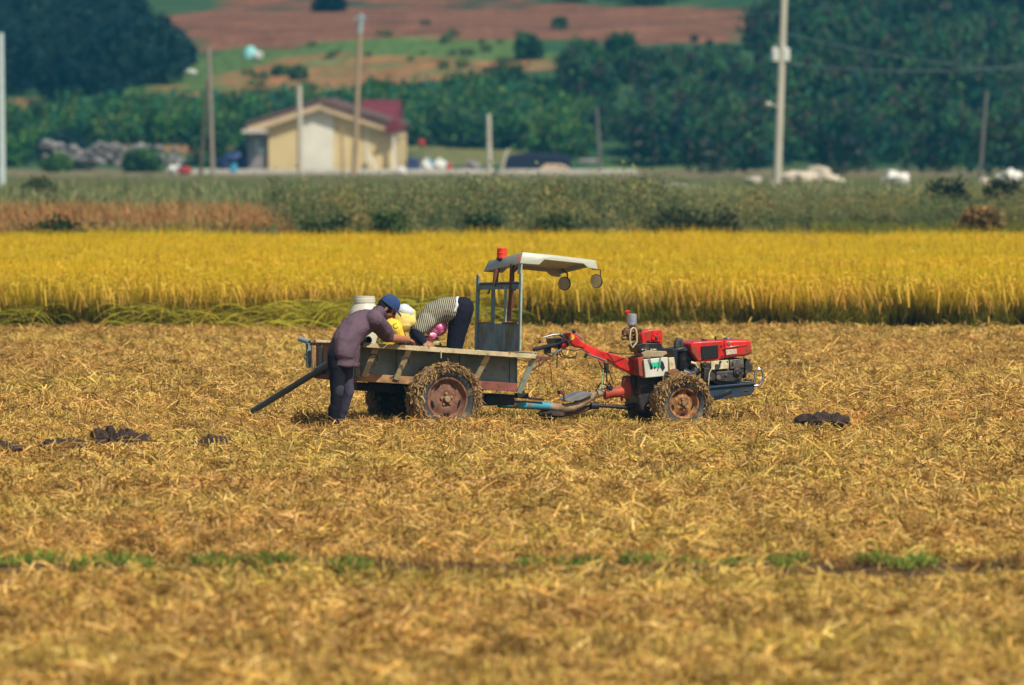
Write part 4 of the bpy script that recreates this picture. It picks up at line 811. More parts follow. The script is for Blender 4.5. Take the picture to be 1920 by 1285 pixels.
def head(mb, c, f, u, r=.092, male=True):
    f = f.normalized(); u = (u - f * u.dot(f)).normalized(); s = f.cross(u)
    rot = Matrix((f, s, u)).transposed(); q = lambda a, b, h: c + f * a * r + s * b * r + u * h * r
    mb.ball(q(-.08, 0, .18), (r * 1.02, r * .82, r * .95), 20, rot)          # cranium
    mb.ball(q(.25, 0, -.35), (r * .66, r * .66, r * .78), 18, rot)           # face
    mb.ball(q(.42, 0, -.95), (r * .30, r * .30, r * .26), 14, rot)           # chin
    mb.cap(q(.80, 0, -.10), r * .10, q(1.04, 0, -.45), r * .15)              # nose
    mb.ball(q(.76, 0, .06), (r * .16, r * .52, r * .12), 12, rot)            # brow
    for e in (-1, 1):
        mb.ball(q(.60, .38 * e, -.42), (r * .22, r * .2, r * .2), 12, rot)   # cheeks
        mb.ball(q(-.05, .84 * e, -.20), (r * .20, r * .08, r * .32), 12, rot) # ears
    mb.cap(q(.78, -.2, -.70), r * .09, q(.78, .2, -.70), r * .09)            # lips
    return q, rot
def hand(mb, wr, d, nrm, sp=1.0):
    """palm and five fingers; d = direction of the hand, nrm = back of the hand"""
    d = d.normalized(); nrm = (nrm - d * nrm.dot(d)).normalized(); s = d.cross(nrm) * sp; rot = Matrix((d, s, nrm)).transposed()
    mb.ball(wr + d * .045, (.052, .042, .017), 14, rot)
    for i, ln in enumerate((.070, .080, .074, .058)):
        b = wr + d * (.082 - abs(i - 1.2) * .004) + s * (-.030 + .020 * i); k = b + (d * .8 - nrm * .45) * ln * .5; e = k + (d * .35 - nrm * .95) * ln * .45
        mb.cap(b, .0090, k, .0085, 10); mb.cap(k, .0085, e, .0072, 10)
    b = wr + d * .025 - s * .036; k = b + d * .03 - s * .022 - nrm * .01; e = k + d * .028 - nrm * .012; mb.cap(b, .012, k, .0105, 10); mb.cap(k, .0105, e, .0085, 10)
def off(p, dy): return Vector((p.x, p.y + dy, p.z))
# --- the man leaning over the rear corner
Yp = 79.25
base = W(634, 813, Yp); base.z = SOIL
b = MB()
hc = W(728.5, 577, 79.55); q, rot = head(b, hc, Vector((.78, -.05, -.62)), Vector((.62, 0, .78)))
nk = W(708, 588, 79.5); b.cap(nk, .062, q(-.25, 0, -.5), .052)
chest = [(W(640, 668, Yp), .11), (W(655, 632, Yp + .05), .12), (W(684, 604, Yp + .16), .10), (nk, .055)]
b.chain(chest)
arms = {}
for s, (sh, el, wr) in ((-1, (W(703, 600, Yp + .03), W(732, 634, 79.55), W(765, 637, 79.9))), (1, (W(703, 604, Yp + .34), W(733, 634, 79.85), W(758, 639, 80.15)))):
    b.cap(sh, .055, el, .043); b.cap(el, .043, wr, .027); hd = (wr - el).normalized(); hand(b, wr, hd + Vector((0, 0, -.15)), Vector((.1, -.5 * 1, 1)), 1 if s < 0 else -1); arms[s] = (sh, el, wr)
for (hip, kn, an, dy) in ((W(632, 676, Yp - .09), W(632, 738, Yp - .1), W(628, 796, Yp - .1), 0), (W(646, 676, Yp + .09), W(655, 738, Yp + .06), W(633, 796, Yp + .1), 0)):
    b.cap(hip, .065, kn, .036); b.cap(kn, .036, an, .028); ft_ = an + Vector((.02, -.0, -.06)); b.cap(an, .028, ft_, .03); b.cap(ft_ , .03, ft_ + Vector((.10, -.01, -.01)), .024)
man = fleshy(b.build('person', skin, off=base, fix=False), .0055, 2)
tag(man, 'man in blue cap and purple grey shirt leaning over the trailer corner', 'person')
def wear(mb, name, mat, parent, vox=.009, it=4, disp=.012, base_=None):
    bb = base_ if base_ is not None else base
    o = mb.build(name, mat, off=bb, fix=False); o.parent = parent; o.location = (0, 0, 0); fleshy(o, vox, it, disp); return o
s = MB()
for dy in (-.10, .0, .10):
    s.chain([(off(W(645, 660, Yp), dy), .115), (off(W(648, 640, Yp + .03), dy), .128), (off(W(662, 618, Yp + .10), dy), .128), (off(W(684, 602, Yp + .18), dy), .115), (off(W(701, 594, Yp + .22), dy * .8), .07)])
s.tube([W(648, 645, Yp + .02), W(643, 668, Yp), W(641.5, 686, Yp)], [.145, .148, .150], 24, sx=1.25, xdir=(0, 1, 0))
for k, (sh, el, wr) in arms.items(): s.cap(sh - (el - sh) * .05, .086, sh + (el - sh) * .84, .070)
s.cap(off(nk, -.02), .066, nk + (hc - nk) * .35, .058)
sh_o = wear(s, 'shirt', shirt_m, man, disp=.034)
t = MB(); t.cap(W(634, 668, Yp - .08), .10, W(632, 690, Yp - .09), .088); t.cap(W(632, 690, Yp - .09), .084, W(632, 738, Yp - .1), .060); t.cap(W(632, 738, Yp - .1), .060, W(628, 778, Yp - .1), .044)
wear(t, 'trousers', trou_m, man, disp=.02)
t = MB(); t.cap(W(645, 672, Yp + .08), .088, W(653, 735, Yp + .05), .056); t.cap(W(653, 735, Yp + .05), .056, W(636, 788, Yp + .1), .046); wear(t, 'trouser_leg', trou_l, man, disp=.02)
t = MB(); t.cap(W(635, 729, Yp - .115), .055, W(634, 738, Yp - .115), .052); wear(t, 'knee_patch', cloth('grey_patch', (.045, .045, .06)), man)
for (x, dy) in ((626, -.1), (635, .1)):
    t = MB(); a_ = W(x, 766, Yp + dy); f_ = W(x, 806, Yp + dy); f_.z = SOIL + .05; t.cap(a_, .056, f_, .052); t.cap(f_ + Vector((.02, 0, -.005)), .048, f_ + Vector((.13, -.01, -.015)), .04); wear(t, 'boot', boot_m, man, disp=0)
t = MB(); t.ball(q(-.20, 0, -.02), (.092, .084, .088), 18, rot); t.ball(q(-.55, 0, -.40), (.045, .066, .05), 14, rot)
for e in (-1, 1): t.ball(q(.12, .80 * e, .0), (.02, .012, .035), 10, rot)
wear(t, 'hair', hair_m, man, .006, 1, 0)
t = MB(); t.lathe([(0, 1.18 * .092), (.045, 1.14 * .092), (.078, .85 * .092), (.096, .45 * .092), (.100, .10 * .092), (.094, .08 * .092)], q(-.08, 0, .12), q(0, 0, 1) - q(0, 0, 0), 28)
u_ = (q(0, 0, 1) - q(0, 0, 0)).normalized(); f_ = (q(1, 0, 0) - q(0, 0, 0)).normalized(); s_v = (q(0, 1, 0) - q(0, 0, 0)).normalized()
br = []
for i in range(11):
    a = math.pi * (i / 10 - .5); br.append(q(-.08, 0, .26) + f_ * (.065 + .085 * math.cos(a) ** .8 if abs(a) < 1.56 else .065) + s_v * .088 * math.sin(a) - u_ * .022 * math.cos(a))
t2 = MB().prism(br, u_ * .012)
t.ball(q(-.08, 0, .12) + u_ * .108, .009, 8)
cp = t.build('cap', cap_m, off=base); cp.parent = man; cp.location = (0, 0, 0); t2o = t2.build('brim', cap_m, off=base); t2o.parent = cp; t2o.location = (0, 0, 0)
t = MB()
for k in range(14):
    a = R(20 + k * 24); 
t.tube([nk + Vector((.004, 0, .0)), nk + (hc - nk) * .32], [.074, .066], 20, cap=False); co = t.build('collar', cloth('navy_collar', (.05, .05, .085)), off=base); co.parent = man; co.location = (0, 0, 0); co.modifiers.new('t', 'SOLIDIFY').thickness = .006
for e in (-1, 1):
    t = MB().ball(q(.86, .30 * e, -.10), .013, 10); eo = t.build('eye', hair_m, off=base); eo.parent = man; eo.location = (0, 0, 0)

# --- woman in striped blouse bending in the trailer
Y2 = 80.42; base2 = W(860, 706, Y2); bedz = BEDZ(.5) ; base2.z = bedz
b = MB(); hc2 = W(819, 613, Y2 - .02); q2, rot2 = head(b, hc2, Vector((-.80, -.25, -.40)), Vector((.35, -.1, -.93)), .085)
nk2 = W(803, 602, Y2); b.cap(nk2, .05, q2(-.2, 0, -.45), .045)
b.chain([(W(860, 585, Y2), .10), (W(838, 582, Y2), .08), (W(812, 594, Y2), .07), (nk2, .045)])
arm2 = {}
for sgn, (sh, el, wr) in ((-1, (W(795, 603, Y2 - .15), W(782, 626, Y2 - .20), W(793, 642, Y2 - .26))), (1, (W(794, 602, Y2 + .15), W(777, 625, Y2 + .16), W(784, 640, Y2 + .0)))):
    b.cap(sh, .048, el, .036); b.cap(el, .036, wr, .024); hand(b, wr, Vector((.75, -.2, -.25)), Vector((.2, -.6, .9)), sgn); arm2[sgn] = (sh, el, wr)
legs2 = []
for dy in (-.1, .1):
    hip, kn, an = W(862, 590, Y2 + dy), W(852, 648, Y2 + dy * .9), W(846, 694, Y2 + dy); an.z = bedz + .09
    b.cap(hip, .07, kn, .045); b.cap(kn, .045, an, .030); b.cap(an, .030, an + Vector((-.03, 0, -.055)), .03); b.cap(an + Vector((-.03, 0, -.055)), .03, an + Vector((-.13, 0, -.06)), .026); legs2.append((hip, kn, an))
wom = fleshy(b.build('person', skin2, off=base2, fix=False), .0055, 2); tag(wom, 'woman in striped blouse and pink headscarf bending double inside the trailer', 'person')
stripe = cloth('striped_cotton', (.5, .5, .4)); n = stripe.node_tree; p = n.nodes['Principled BSDF']
tc = n.nodes.new('ShaderNodeTexCoord'); wv = n.nodes.new('ShaderNodeTexWave'); wv.bands_direction = 'X'; wv.inputs['Scale'].default_value = 17; wv.inputs['Distortion'].default_value = .8; wv.inputs['Detail'].default_value = 1; wv.inputs['Detail Scale'].default_value = 2.0
mp_ = n.nodes.new('ShaderNodeMapping'); mp_.inputs['Rotation'].default_value = (0, R(12), 0); lk(n, tc.outputs['Object'], mp_.inputs[0]); lk(n, mp_.outputs[0], wv.inputs[0])
cr = n.nodes.new('ShaderNodeValToRGB'); cr.color_ramp.elements[0].position = .38; cr.color_ramp.elements[1].position = .55; cr.color_ramp.elements[0].color = (.05, .045, .05, 1); cr.color_ramp.elements[1].color = (.42, .40, .28, 1)
lk(n, wv.outputs['Color'], cr.inputs[0]); lk(n, cr.outputs[0], p.inputs['Base Color'])
s = MB()
for dy in (-.09, 0, .09):
    s.chain([(off(W(851, 581, Y2), dy), .122), (off(W(832, 581, Y2), dy), .116), (off(W(812, 590, Y2), dy), .110), (off(W(798, 599, Y2), dy), .09)])
for k, (sh, el, wr) in arm2.items(): s.cap(sh + Vector((.03, 0, .0)), .085, sh + (el - sh) * .55, .072)
wear(s, 'blouse', stripe, wom, disp=.018, base_=base2)
t = MB(); t.cap(W(868, 578, Y2 - .06), .105, W(868, 578, Y2 + .06), .105)
for hip, kn, an in legs2: t.cap(hip + Vector((.02, 0, .05)), .115, kn, .078); t.cap(kn, .078, an, .06)
wear(t, 'trousers', cloth('black_cloth', (.014, .014, .028)), wom, disp=.015, base_=base2)
for hip, kn, an in legs2:
    t = MB(); t.cap(an, .05, an + Vector((-.03, 0, -.045)), .045); t.cap(an + Vector((-.03, 0, -.045)), .044, an + Vector((-.14, 0, -.05)), .036); wear(t, 'boot', boot_m, wom, disp=0, base_=base2)
for k, (sh, el, wr) in arm2.items():
    t = MB(); t.cap(sh + (el - sh) * .45, .062, el, .052); t.cap(el, .052, wr, .04); wear(t, 'oversleeve', bpy.data.materials['black_cloth'], wom, disp=.01, base_=base2)
t = MB(); t.cap(W(857, 562, Y2 - .13), .016, W(857, 573, Y2 - .20), .014); t.cap(W(857, 573, Y2 - .20), .014, W(852, 584, Y2 - .205), .012); t.cap(W(857, 562, Y2 - .13), .016, W(858, 558.5, Y2 + .03), .016); wear(t, 'undershirt', cloth('white_cotton', (.7, .72, .75)), wom, .006, 1, 0, base2)
pink = cloth('pink_flowered_scarf', (.8, .12, .38)); n = pink.node_tree; vo = n.nodes.new('ShaderNodeTexVoronoi'); vo.inputs['Scale'].default_value = 26; tc = n.nodes.new('ShaderNodeTexCoord'); lk(n, tc.outputs['Object'], vo.inputs['Vector'])
cr = n.nodes.new('ShaderNodeValToRGB'); cr.color_ramp.elements[0].position = .22; cr.color_ramp.elements[1].position = .48; cr.color_ramp.elements[0].color = (.95, .75, .78, 1); cr.color_ramp.elements[1].color = (.90, .16, .42, 1)
lk(n, vo.outputs['Distance'], cr.inputs[0]); lk(n, cr.outputs[0], n.nodes['Principled BSDF'].inputs['Base Color'])
t = MB(); t.ball(W(823, 611, Y2 - .04), (.082, .10, .084), 18, Matrix.Rotation(R(25), 3, 'Y')); t.cap(W(812, 617, Y2 - .05), .045, W(826, 606, Y2 - .05), .05); wear(t, 'headscarf', pink, wom, .006, 2, .008, base2)
t = MB(); t.ball(W(810.5, 630, Y2 - .08), (.046, .06, .032), 16, Matrix.Rotation(R(-15), 3, 'Y')); t.ball(W(806, 626, Y2 - .06), (.03, .06, .024), 16); wear(t, 'scarf_frill', pink, wom, .006, 2, .006, base2)

# --- third person in a white and yellow sun bonnet, crouching in the trailer
Y3 = 80.28; base3 = W(735, 700, Y3); base3.z = BEDZ(.2)
b = MB(); hc3 = W(757, 592, Y3); q3, rot3 = head(b, hc3, Vector((.55, -.45, -.72)), Vector((.55, -.1, .80)), .085)
nk3 = W(744, 610, Y3); b.cap(nk3, .05, q3(-.2, 0, -.5), .045); b.chain([(W(722, 672, Y3 + .05), .11), (W(726, 645, Y3), .11), (W(733, 620, Y3), .11), (nk3, .05)])
arm3 = {}
for sgn, (sh, el, wr) in ((-1, (W(742, 618, Y3 - .15), W(752, 640, Y3 - .12), W(768, 643, Y3 - .05))), (1, (W(742, 618, Y3 + .15), W(756, 640, Y3 + .15), W(772, 640, Y3 + .08)))):
    b.cap(sh, .048, el, .036); b.cap(el, .036, wr, .024); hand(b, wr, Vector((1, 0, -.2)), Vector((0, -.2, 1)), sgn); arm3[sgn] = (sh, el, wr)
legs3 = []
for dy in (-.1, .1):
    hip, kn, an = W(722, 678, Y3 + dy), W(752, 672, Y3 + dy), W(735, 690, Y3 + dy); an.z = BEDZ(.2) + .05; hip.z = max(hip.z, BEDZ(.2) + .14)
    b.cap(hip, .085, kn, .06); b.cap(kn, .055, an, .035); b.cap(an, .035, an + Vector((.09, 0, -.015)), .028); legs3.append((hip, kn, an))
bon = fleshy(b.build('person', skin2, off=base3, fix=False), .0065, 2); tag(bon, 'person in white and yellow sun bonnet crouching behind the man\'s arms', 'person')
yel = cloth('yellow_cloth', (.80, .56, .06)); yp = cloth('pale_yellow_cloth', (.76, .60, .18)); wh_ = cloth('white_blue_cloth', (.66, .72, .76))
s = MB()
for dy in (-.09, 0, .09): s.chain([(off(W(724, 668, Y3 + .03), dy), .115), (off(W(727, 645, Y3), dy), .115), (off(W(734, 618, Y3), dy), .11)])
for k, (sh, el, wr) in arm3.items(): s.cap(sh, .07, sh + (el - sh) * .6, .058)
wear(s, 'jacket', yel, bon, disp=.012, base_=base3)
t = MB()
for k, (sh, el, wr) in arm3.items(): t.cap(sh + (el - sh) * .5, .05, el, .045); t.cap(el, .045, wr, .034)
wear(t, 'oversleeves', cloth('grey_cloth', (.18, .18, .20)), bon, disp=.01, base_=base3)
t = MB()
for hip, kn, an in legs3: t.cap(hip, .1, kn, .075); t.cap(kn, .07, an, .05)
wear(t, 'trousers', trou_m, bon, disp=.01, base_=base3)
t = MB(); t.ball(W(758, 583, Y3), (.074, .094, .066), 18, Matrix.Rotation(R(20), 3, 'Y')); t.cap(W(751, 582, Y3 - .02), .055, W(765, 585, Y3 - .02), .055); cr3 = wear(t, 'bonnet', wh_, bon, .006, 2, .006, base3)
t = MB(); t.cap(W(756, 597, Y3 - .01), .095, W(757, 606, Y3 - .02), .09); t.cap(W(748, 604, Y3), .07, W(768, 603, Y3 - .02), .066); t.cap(W(773, 585, Y3), .03, W(773, 600, Y3), .034); wear(t, 'bonnet_cape', yp, bon, .007, 3, .014, base3)
fc = bpy.data.curves.new('lettering', 'FONT'); fc.body = 'RUC'; fc.size = .07; fc.align_x = 'CENTER'; fc.align_y = 'CENTER'; fc.extrude = .002; fc.space_character = 1.1; fc.materials.append(boot_m)
fo = bpy.data.objects.new('lettering', fc); COL.objects.link(fo); fo.parent = bon; fo.location = W(732, 616, Y3 - .262) - base3; fo.rotation_euler = (Matrix.Rotation(R(-20), 3, 'Y') @ Matrix.Rotation(R(80), 3, 'X')).to_euler()
lm_ = bpy.data.meshes.new_from_object(fo); lo_ = bpy.data.objects.new('lettering', lm_); COL.objects.link(lo_); lo_.parent = bon; lo_.location = fo.location; lo_.rotation_euler = fo.rotation_euler; bpy.data.objects.remove(fo)

# ------------------------------------------------------------------ house and yard
HY = 418.0; hs = HY / FPX
wallm = pm('ochre_render', (.64, .50, .25), .85, var=.14, scale=.8); facia = pm('beige_fascia', (.55, .40, .24), .8, var=.15, scale=1); tile = pm('brown_roof_tile', (.13, .07, .06), .8, var=.3, scale=3)
redroof = pm('red_metal_roof', (.15, .02, .027), .8, var=.25, scale=1.5); whitep = pm('white_panel', (.72, .69, .58), .7, var=.12, scale=1); greyw = pm('grey_block_wall', (.24, .22, .22), .9, var=.3, scale=1)
conc = pm('pale_concrete', (.50, .47, .40), .85, var=.2, scale=1.2)
hO = W(620, 324, HY); hO.z = 0; H = empty('house', hO, R(-4)); tag(H, 'ochre gabled house with tall white panel and brown roof', 'house')
def hx(px): return (px - 620) * hs
def hz(py): return W(620, py, HY).z
ap = (610, 204); gl = [(503, 240), ap, (738, 246)]
def HP(px, py, y): return Vector((hx(px), y, hz(py)))
MB().prism([HP(503, 326, 0), HP(738, 326, 0), HP(738, 244, 0), HP(*ap, 0), HP(503, 238, 0)], (0, 8, 0)).build('wall', wallm, H)
MB().prism([HP(563, 322, -.05), HP(625, 322, -.05), HP(625, 216, -.05), HP(610, 209, -.05), HP(594, 210, -.05), HP(565, 222, -.05)], (0, .05, 0)).build('front_panel', whitep, H)
MB().prism([HP(687, 322, -.03), HP(691, 322, -.03), HP(691, 236, -.03), HP(687, 234, -.03)], (0, .03, 0)).build('corner_pilaster', whitep, H)
MB().beam(HP(692, 290, -.3), HP(708, 318, -.4), .15, .1).build('leaning_board', whitep, H)
for (a, bb, nm) in (((464, 238), (604, 193), 'l'), ((604, 193), (742, 240), 'r')):
    A, B = HP(*a, -.45), HP(*bb, -.45); MB().prism([A, B, B - Vector((0, 0, .30)), A - Vector((0, 0, .38))], (0, .25, 0)).build('fascia', facia, H)
    A2, B2 = A + Vector((0, 0, .0)), B + Vector((0, 0, .0)); MB().prism([A2 + Vector((-.1 if nm == 'l' else 0, -.05, .02)), B2 + Vector((0 if nm == 'l' else .1 * 0, -.05, .02)), B2 + Vector((0, -.05, .26)), A2 + Vector((-.1 if nm == 'l' else 0, -.05, .2))], (0, 9.1, 0)).build('roof', tile, H)
MB().prism([HP(604, 196, -.5), HP(742, 241, -.5), HP(746, 236, -.5), HP(700, 219, -.5)], (0, 9, 0)).build('roof_edge', tile, H)
MB().prism([HP(455, 250, -.7), HP(503, 250, -.7), HP(503, 243, -.7), HP(455, 243, -.7)], (0, 4, 0)).build('side_canopy', conc, H)
MB().prism([HP(463, 326, .3), HP(503, 326, .3), HP(503, 250, .3), HP(463, 250, .3)], (0, 5, 0)).build('lean_to_wall', greyw, H)
wn = MB().prism([HP(470, 288, .24), HP(492, 288, .24), HP(492, 262, .24), HP(470, 262, .24)], (0, .06, 0)).build('window', pm('bluish_glass', (.16, .22, .27), .3), H)
MB().beam(HP(481, 288, .22), HP(481, 262, .22), .05, .05).build('frame', whitep, wn)
MB().beam(HP(741, 322, -.5), HP(741, 250, -.5), .14, .14).build('porch_post', whitep, H)
MB().prism([HP(722, 250, -.7), HP(752, 246, -.7), HP(750, 232, -.7), HP(740, 222, -.7), HP(728, 234, -.7)], (0, 3, 0)).build('porch_roof', redroof, H)
wing = empty('rear_wing', hO + Vector((hx(700), 11, 0)), R(-4)); tag(wing, 'red roofed wing standing behind the ochre house', 'building')
x0, x1 = hx(676) - hx(700), hx(732) - hx(700); zt_ = 3.45
MB().prism([Vector((x0, 0, 0)), Vector((x1, 0, 0)), Vector((x1, 0, 2.7)), Vector((x0, 0, 2.7))], (0, 4, 0)).build('wall', wallm, wing)
MB().prism([Vector((x0 - .3, -.3, 2.6)), Vector((x0 - .3, 2, 3.62)), Vector((x0 - .3, 4.3, 2.6))], (x1 - x0 + .5, 0, 0)).build('roof', redroof, wing)
ter = MB().box(((600 - 960) * hs + 4.5, HY - 1.6, .02), (22, 1.6, .36)).build('terrace', conc, off=Vector(((600 - 960) * hs, HY - 1, 0)), bevel=.02); tag(ter, 'long pale concrete ledge running in front of the ochre house', 'ledge')
def Y_(px, py, Y=HY): return W(px, py, Y)
def thing1(mb, name, mat, label, cat, group=None, bevel=0, base_=None):
    mn = Vector((sum(q.x for q in mb.v) / len(mb.v), sum(q.y for q in mb.v) / len(mb.v), min(q.z for q in mb.v)))
    o = mb.build(name, mat, off=mn, bevel=bevel); tag(o, label, cat, group); return o
# poles
polem = pm('concrete_pole', (.50, .46, .36), .85, var=.12, scale=.6); polew = pm('timber_pole', (.17, .13, .09), .9, var=.25, scale=.6)
def pole(x0, y0, x1, y1, Y, wpx, mat, label, extra=None):
    a, c = W(x0, y0, Y), W(x1, y1, Y); s_ = Y / FPX; a = a + (a - c).normalized() * max(0, a.z - float(gz(a.x, Y)) + .3)
    m = MB().tube([a, c], [wpx * .55 * s_, wpx * .42 * s_], 14); r = empty('utility_pole', a); tag(r, label, 'utility pole', 'utility poles behind the field')
    o = m.build('shaft', mat, off=a); o.parent = r; o.location = (0, 0, 0)
    if extra: extra(r, a, s_)
    return r
def tr_extra(r, a, s_):
    for i, x in enumerate((1453, 1473.5)):
        t = MB(); c = W(x, 103, 330); t.lathe([(0, .28), (.10, .27), (.15, .24), (.16, .2), (.16, -.24), (.13, -.28), (0, -.28)], c, U, 18); t.tube([c + Vector((0, 0, .25)), c + Vector((0, 0, .38))], .03, 8)
        o = t.build('transformer', pm('transformer_grey', (.58, .60, .55), .5), off=a); o.parent = r; o.location = (0, 0, 0)
    t = MB().beam(W(1446, 118, 330), W(1484, 118, 330), .08, .08).beam(W(1444, 90, 330), W(1484, 91, 330), .05, .05); o = t.build('crossarm', dark_steel, off=a); o.parent = r; o.location = (0, 0, 0)
    t = MB().ball(W(1441, 196, 329.8), (.14, .14, .1), 12); t.beam(W(1441, 196, 329.9), W(1462, 200, 329.9), .05, .05); o = t.build('street_lamp_head', polem, off=a); o.parent = r; o.location = (0, 0, 0)
def top_extra(r, a, s_):
    t = MB().tube([W(676.5, 26, 400), W(675, 62, 400)], .12, 12); t.beam(W(664, 34, 400), W(689, 34, 400), .08, .08); o = t.build('insulator_head', pm('blue_grey_insulator', (.34, .44, .46)), off=a); o.parent = r; o.location = (0, 0, 0)
pole(1457, 345, 1471, -30, 330, 15, polem, 'tallest concrete pole at the right carrying two grey transformers', tr_extra)
pole(664, 332, 676, 30, 400, 10, pm('tan_pole', (.38, .27, .16), .85), 'tall tan pole standing in front of the ochre house', top_extra)
pole(563, 330, 561, 160, 405, 11, polem, 'pale concrete pole before the white panel of the house')
pole(918, 332, 916, 214, 400, 10, polem, 'short pale pole left of the black covered heap')
pole(1125, 328, 1119, 204, 420, 7, pm('dark_far_pole', (.13, .13, .11), .9), 'thin dark pole right of the black covered heap')
pole(3, 330, 1, 62, 330, 14, pm('bluish_concrete', (.50, .58, .56), .8), 'bluish pole cut by the left edge of the picture')
def stay(r, a, s_):
    t = MB().tube([W(376, 330, 400.5), W(389, 150, 400)], [.09, .06], 8); o = t.build('brace_pole', polew, off=a); o.parent = r; o.location = (0, 0, 0)
pole(399, 330, 391, 88, 400, 8, pm('brown_grey_pole', (.30, .24, .20), .85), 'brown grey pole with a leaning brace at the left', stay)
pole(1836, 345, 1850, 170, 360, 8, bpy.data.materials['dark_far_pole'], 'faint dark pole near the right edge before the wood')
pole(643, 330, 640, 236, 410, 5, pm('thin_brown_pole', (.38, .25, .15)), 'very thin brown pole just left of the tall tan one')
wire_m = pm('wire', (.12, .16, .17), .5, bump=0)
for i, (A, B, lab) in enumerate(((W(676, 34, 400), W(1470, 20, 330), 'upper electric wire between the tan pole and the tallest pole'), (W(1470, 62, 330), W(2100, 130, 370), 'electric wire running right from above the transformers'), (W(1468, 118, 330), W(2100, 95, 350), 'lower electric wire running right from the transformers'), (W(1466, 120, 330), W(676, 250, 400), 'slack cable from the transformers down towards the house'))):
    pts = [A.lerp(B, t) - Vector((0, 0, 1.1 * 4 * t * (1 - t) * (1.2 if i == 3 else .5))) for t in np.linspace(0, 1, 16)]
    thing1(MB().tube(pts, .018, 5), 'electric_wire', wire_m, lab, 'wire')
# black covered heap and straw bale
bl = pm('black_tarpaulin', (.008, .011, .035), .9, var=.2, scale=1, bump=.4, bscale=3)
m = MB().prism([Y_(946, 328, 430), Y_(1070, 328, 430), Y_(1072, 294, 430), Y_(1050, 289, 430), Y_(1000, 287, 430), Y_(955, 291, 430), Y_(946, 302, 430)], (0, 3, 0)); thing1(m, 'covered_heap', bl, 'long heap covered with black tarpaulin right of the house', 'covered heap', bevel=.12)
m = MB().prism([Y_(1009, 331, 420), Y_(1070, 331, 420), Y_(1066, 314, 420), Y_(1050, 308, 420), Y_(1024, 308, 420), Y_(1011, 316, 420)], (0, .9, 0)); thing1(m, 'straw_bale', pm('pinkish_straw', (.55, .38, .26), .9, var=.3, scale=4), 'pinkish straw bale in front of the black heap', 'bale', bevel=.08)
m = MB().tube([Y_(938, 330, 415), Y_(950, 282, 415)], .08, 8); m.beam(Y_(945, 288, 415), Y_(956, 279, 415), .1, .1); thing1(m, 'leaning_post', polem, 'leaning pale post at the left end of the black heap', 'post')
def rock(name, px, py, w_, h_, Y, mat, label, cat, seed, group=None):
    c = W(px, py, Y); s_ = Y / FPX; m = MB().ball((c.x, c.y, c.z + h_ * s_ * .45), (w_ * s_ / 2, w_ * s_ / 2.5, h_ * s_ * .55), 20, lump=.55, seed=seed); return thing1(m, name, mat, label, cat, group)
bould = pm('pale_boulder', (.62, .54, .42), .9, var=.3, scale=2); wsheet = pm('white_plastic_sheet', (.80, .78, .70), .5, var=.1, scale=2)
rocks = [(1415, 344, 34, 12, 'small pale boulder left of the tallest pole'), (1500, 344, 78, 22, 'broad tan boulder right of the tallest pole'), (1538, 342, 48, 30, 'tallest pale boulder of the row right of the tallest pole'), (1560, 345, 50, 14, 'low boulder at the right end of the row'), (1455, 345, 22, 12, 'little boulder at the foot of the tallest pole')]
for i, (x, y, w_, h_, lb) in enumerate(rocks): rock('boulder', x, y, w_, h_, 335, bould, lb, 'boulder', i * 3.1, 'boulders beyond the reeds')
rock('covered_bale', 1680, 350, 50, 28, 325, wsheet, 'bright white wrapped bale in the weeds at the right', 'bale', 2.2); rock('covered_bale', 1893, 345, 44, 24, 335, wsheet, 'pale wrapped bale nearest the right edge', 'bale', 5.2); rock('covered_bale', 1845, 346, 20, 12, 335, bould, 'tiny pale bundle left of the rightmost wrapped bale', 'bundle', 7.7)
strip = MB().prism([W(1235, 342, 300), W(1330, 352, 300), W(1325, 355, 300), W(1230, 345, 300)], (0, 1.2, 0)); thing1(strip, 'concrete_slab', conc, 'narrow pale slab slanting in the weeds right of centre', 'slab', bevel=.02)
strip = MB().prism([W(1765, 398, 190), W(1812, 398, 190), W(1812, 403, 190), W(1765, 403, 190)], (0, .8, 0)); thing1(strip, 'concrete_slab', greyw, 'grey slab in the weeds low at the right', 'slab', bevel=.02)
# rubble wall at the left
m = MB()
for i in range(130):
    px = rng.uniform(82, 345); py = rng.uniform(268, 306) + (px - 80) * .02; c = W(px, py, 436 + rng.uniform(-.6, .6)); r_ = rng.uniform(.09, .27); m.ball(c, (r_ * 1.3, r_, r_ * .85), 8, lump=.6, seed=i)
thing1(m, 'rubble_wall', pm('rubble_stone', (.22, .21, .21), .9, var=.7, scale=2.5), 'low rubble wall of pale and blue grey stones at the left', 'wall')
m = MB().prism([W(1085, 306, 440) , W(1120, 306, 440), W(1120, 298, 440), W(1085, 298, 440)], (0, 1, 0)); thing1(m, 'stone_block', greyw, 'grey stone block behind the right end of the black heap', 'block', bevel=.05)
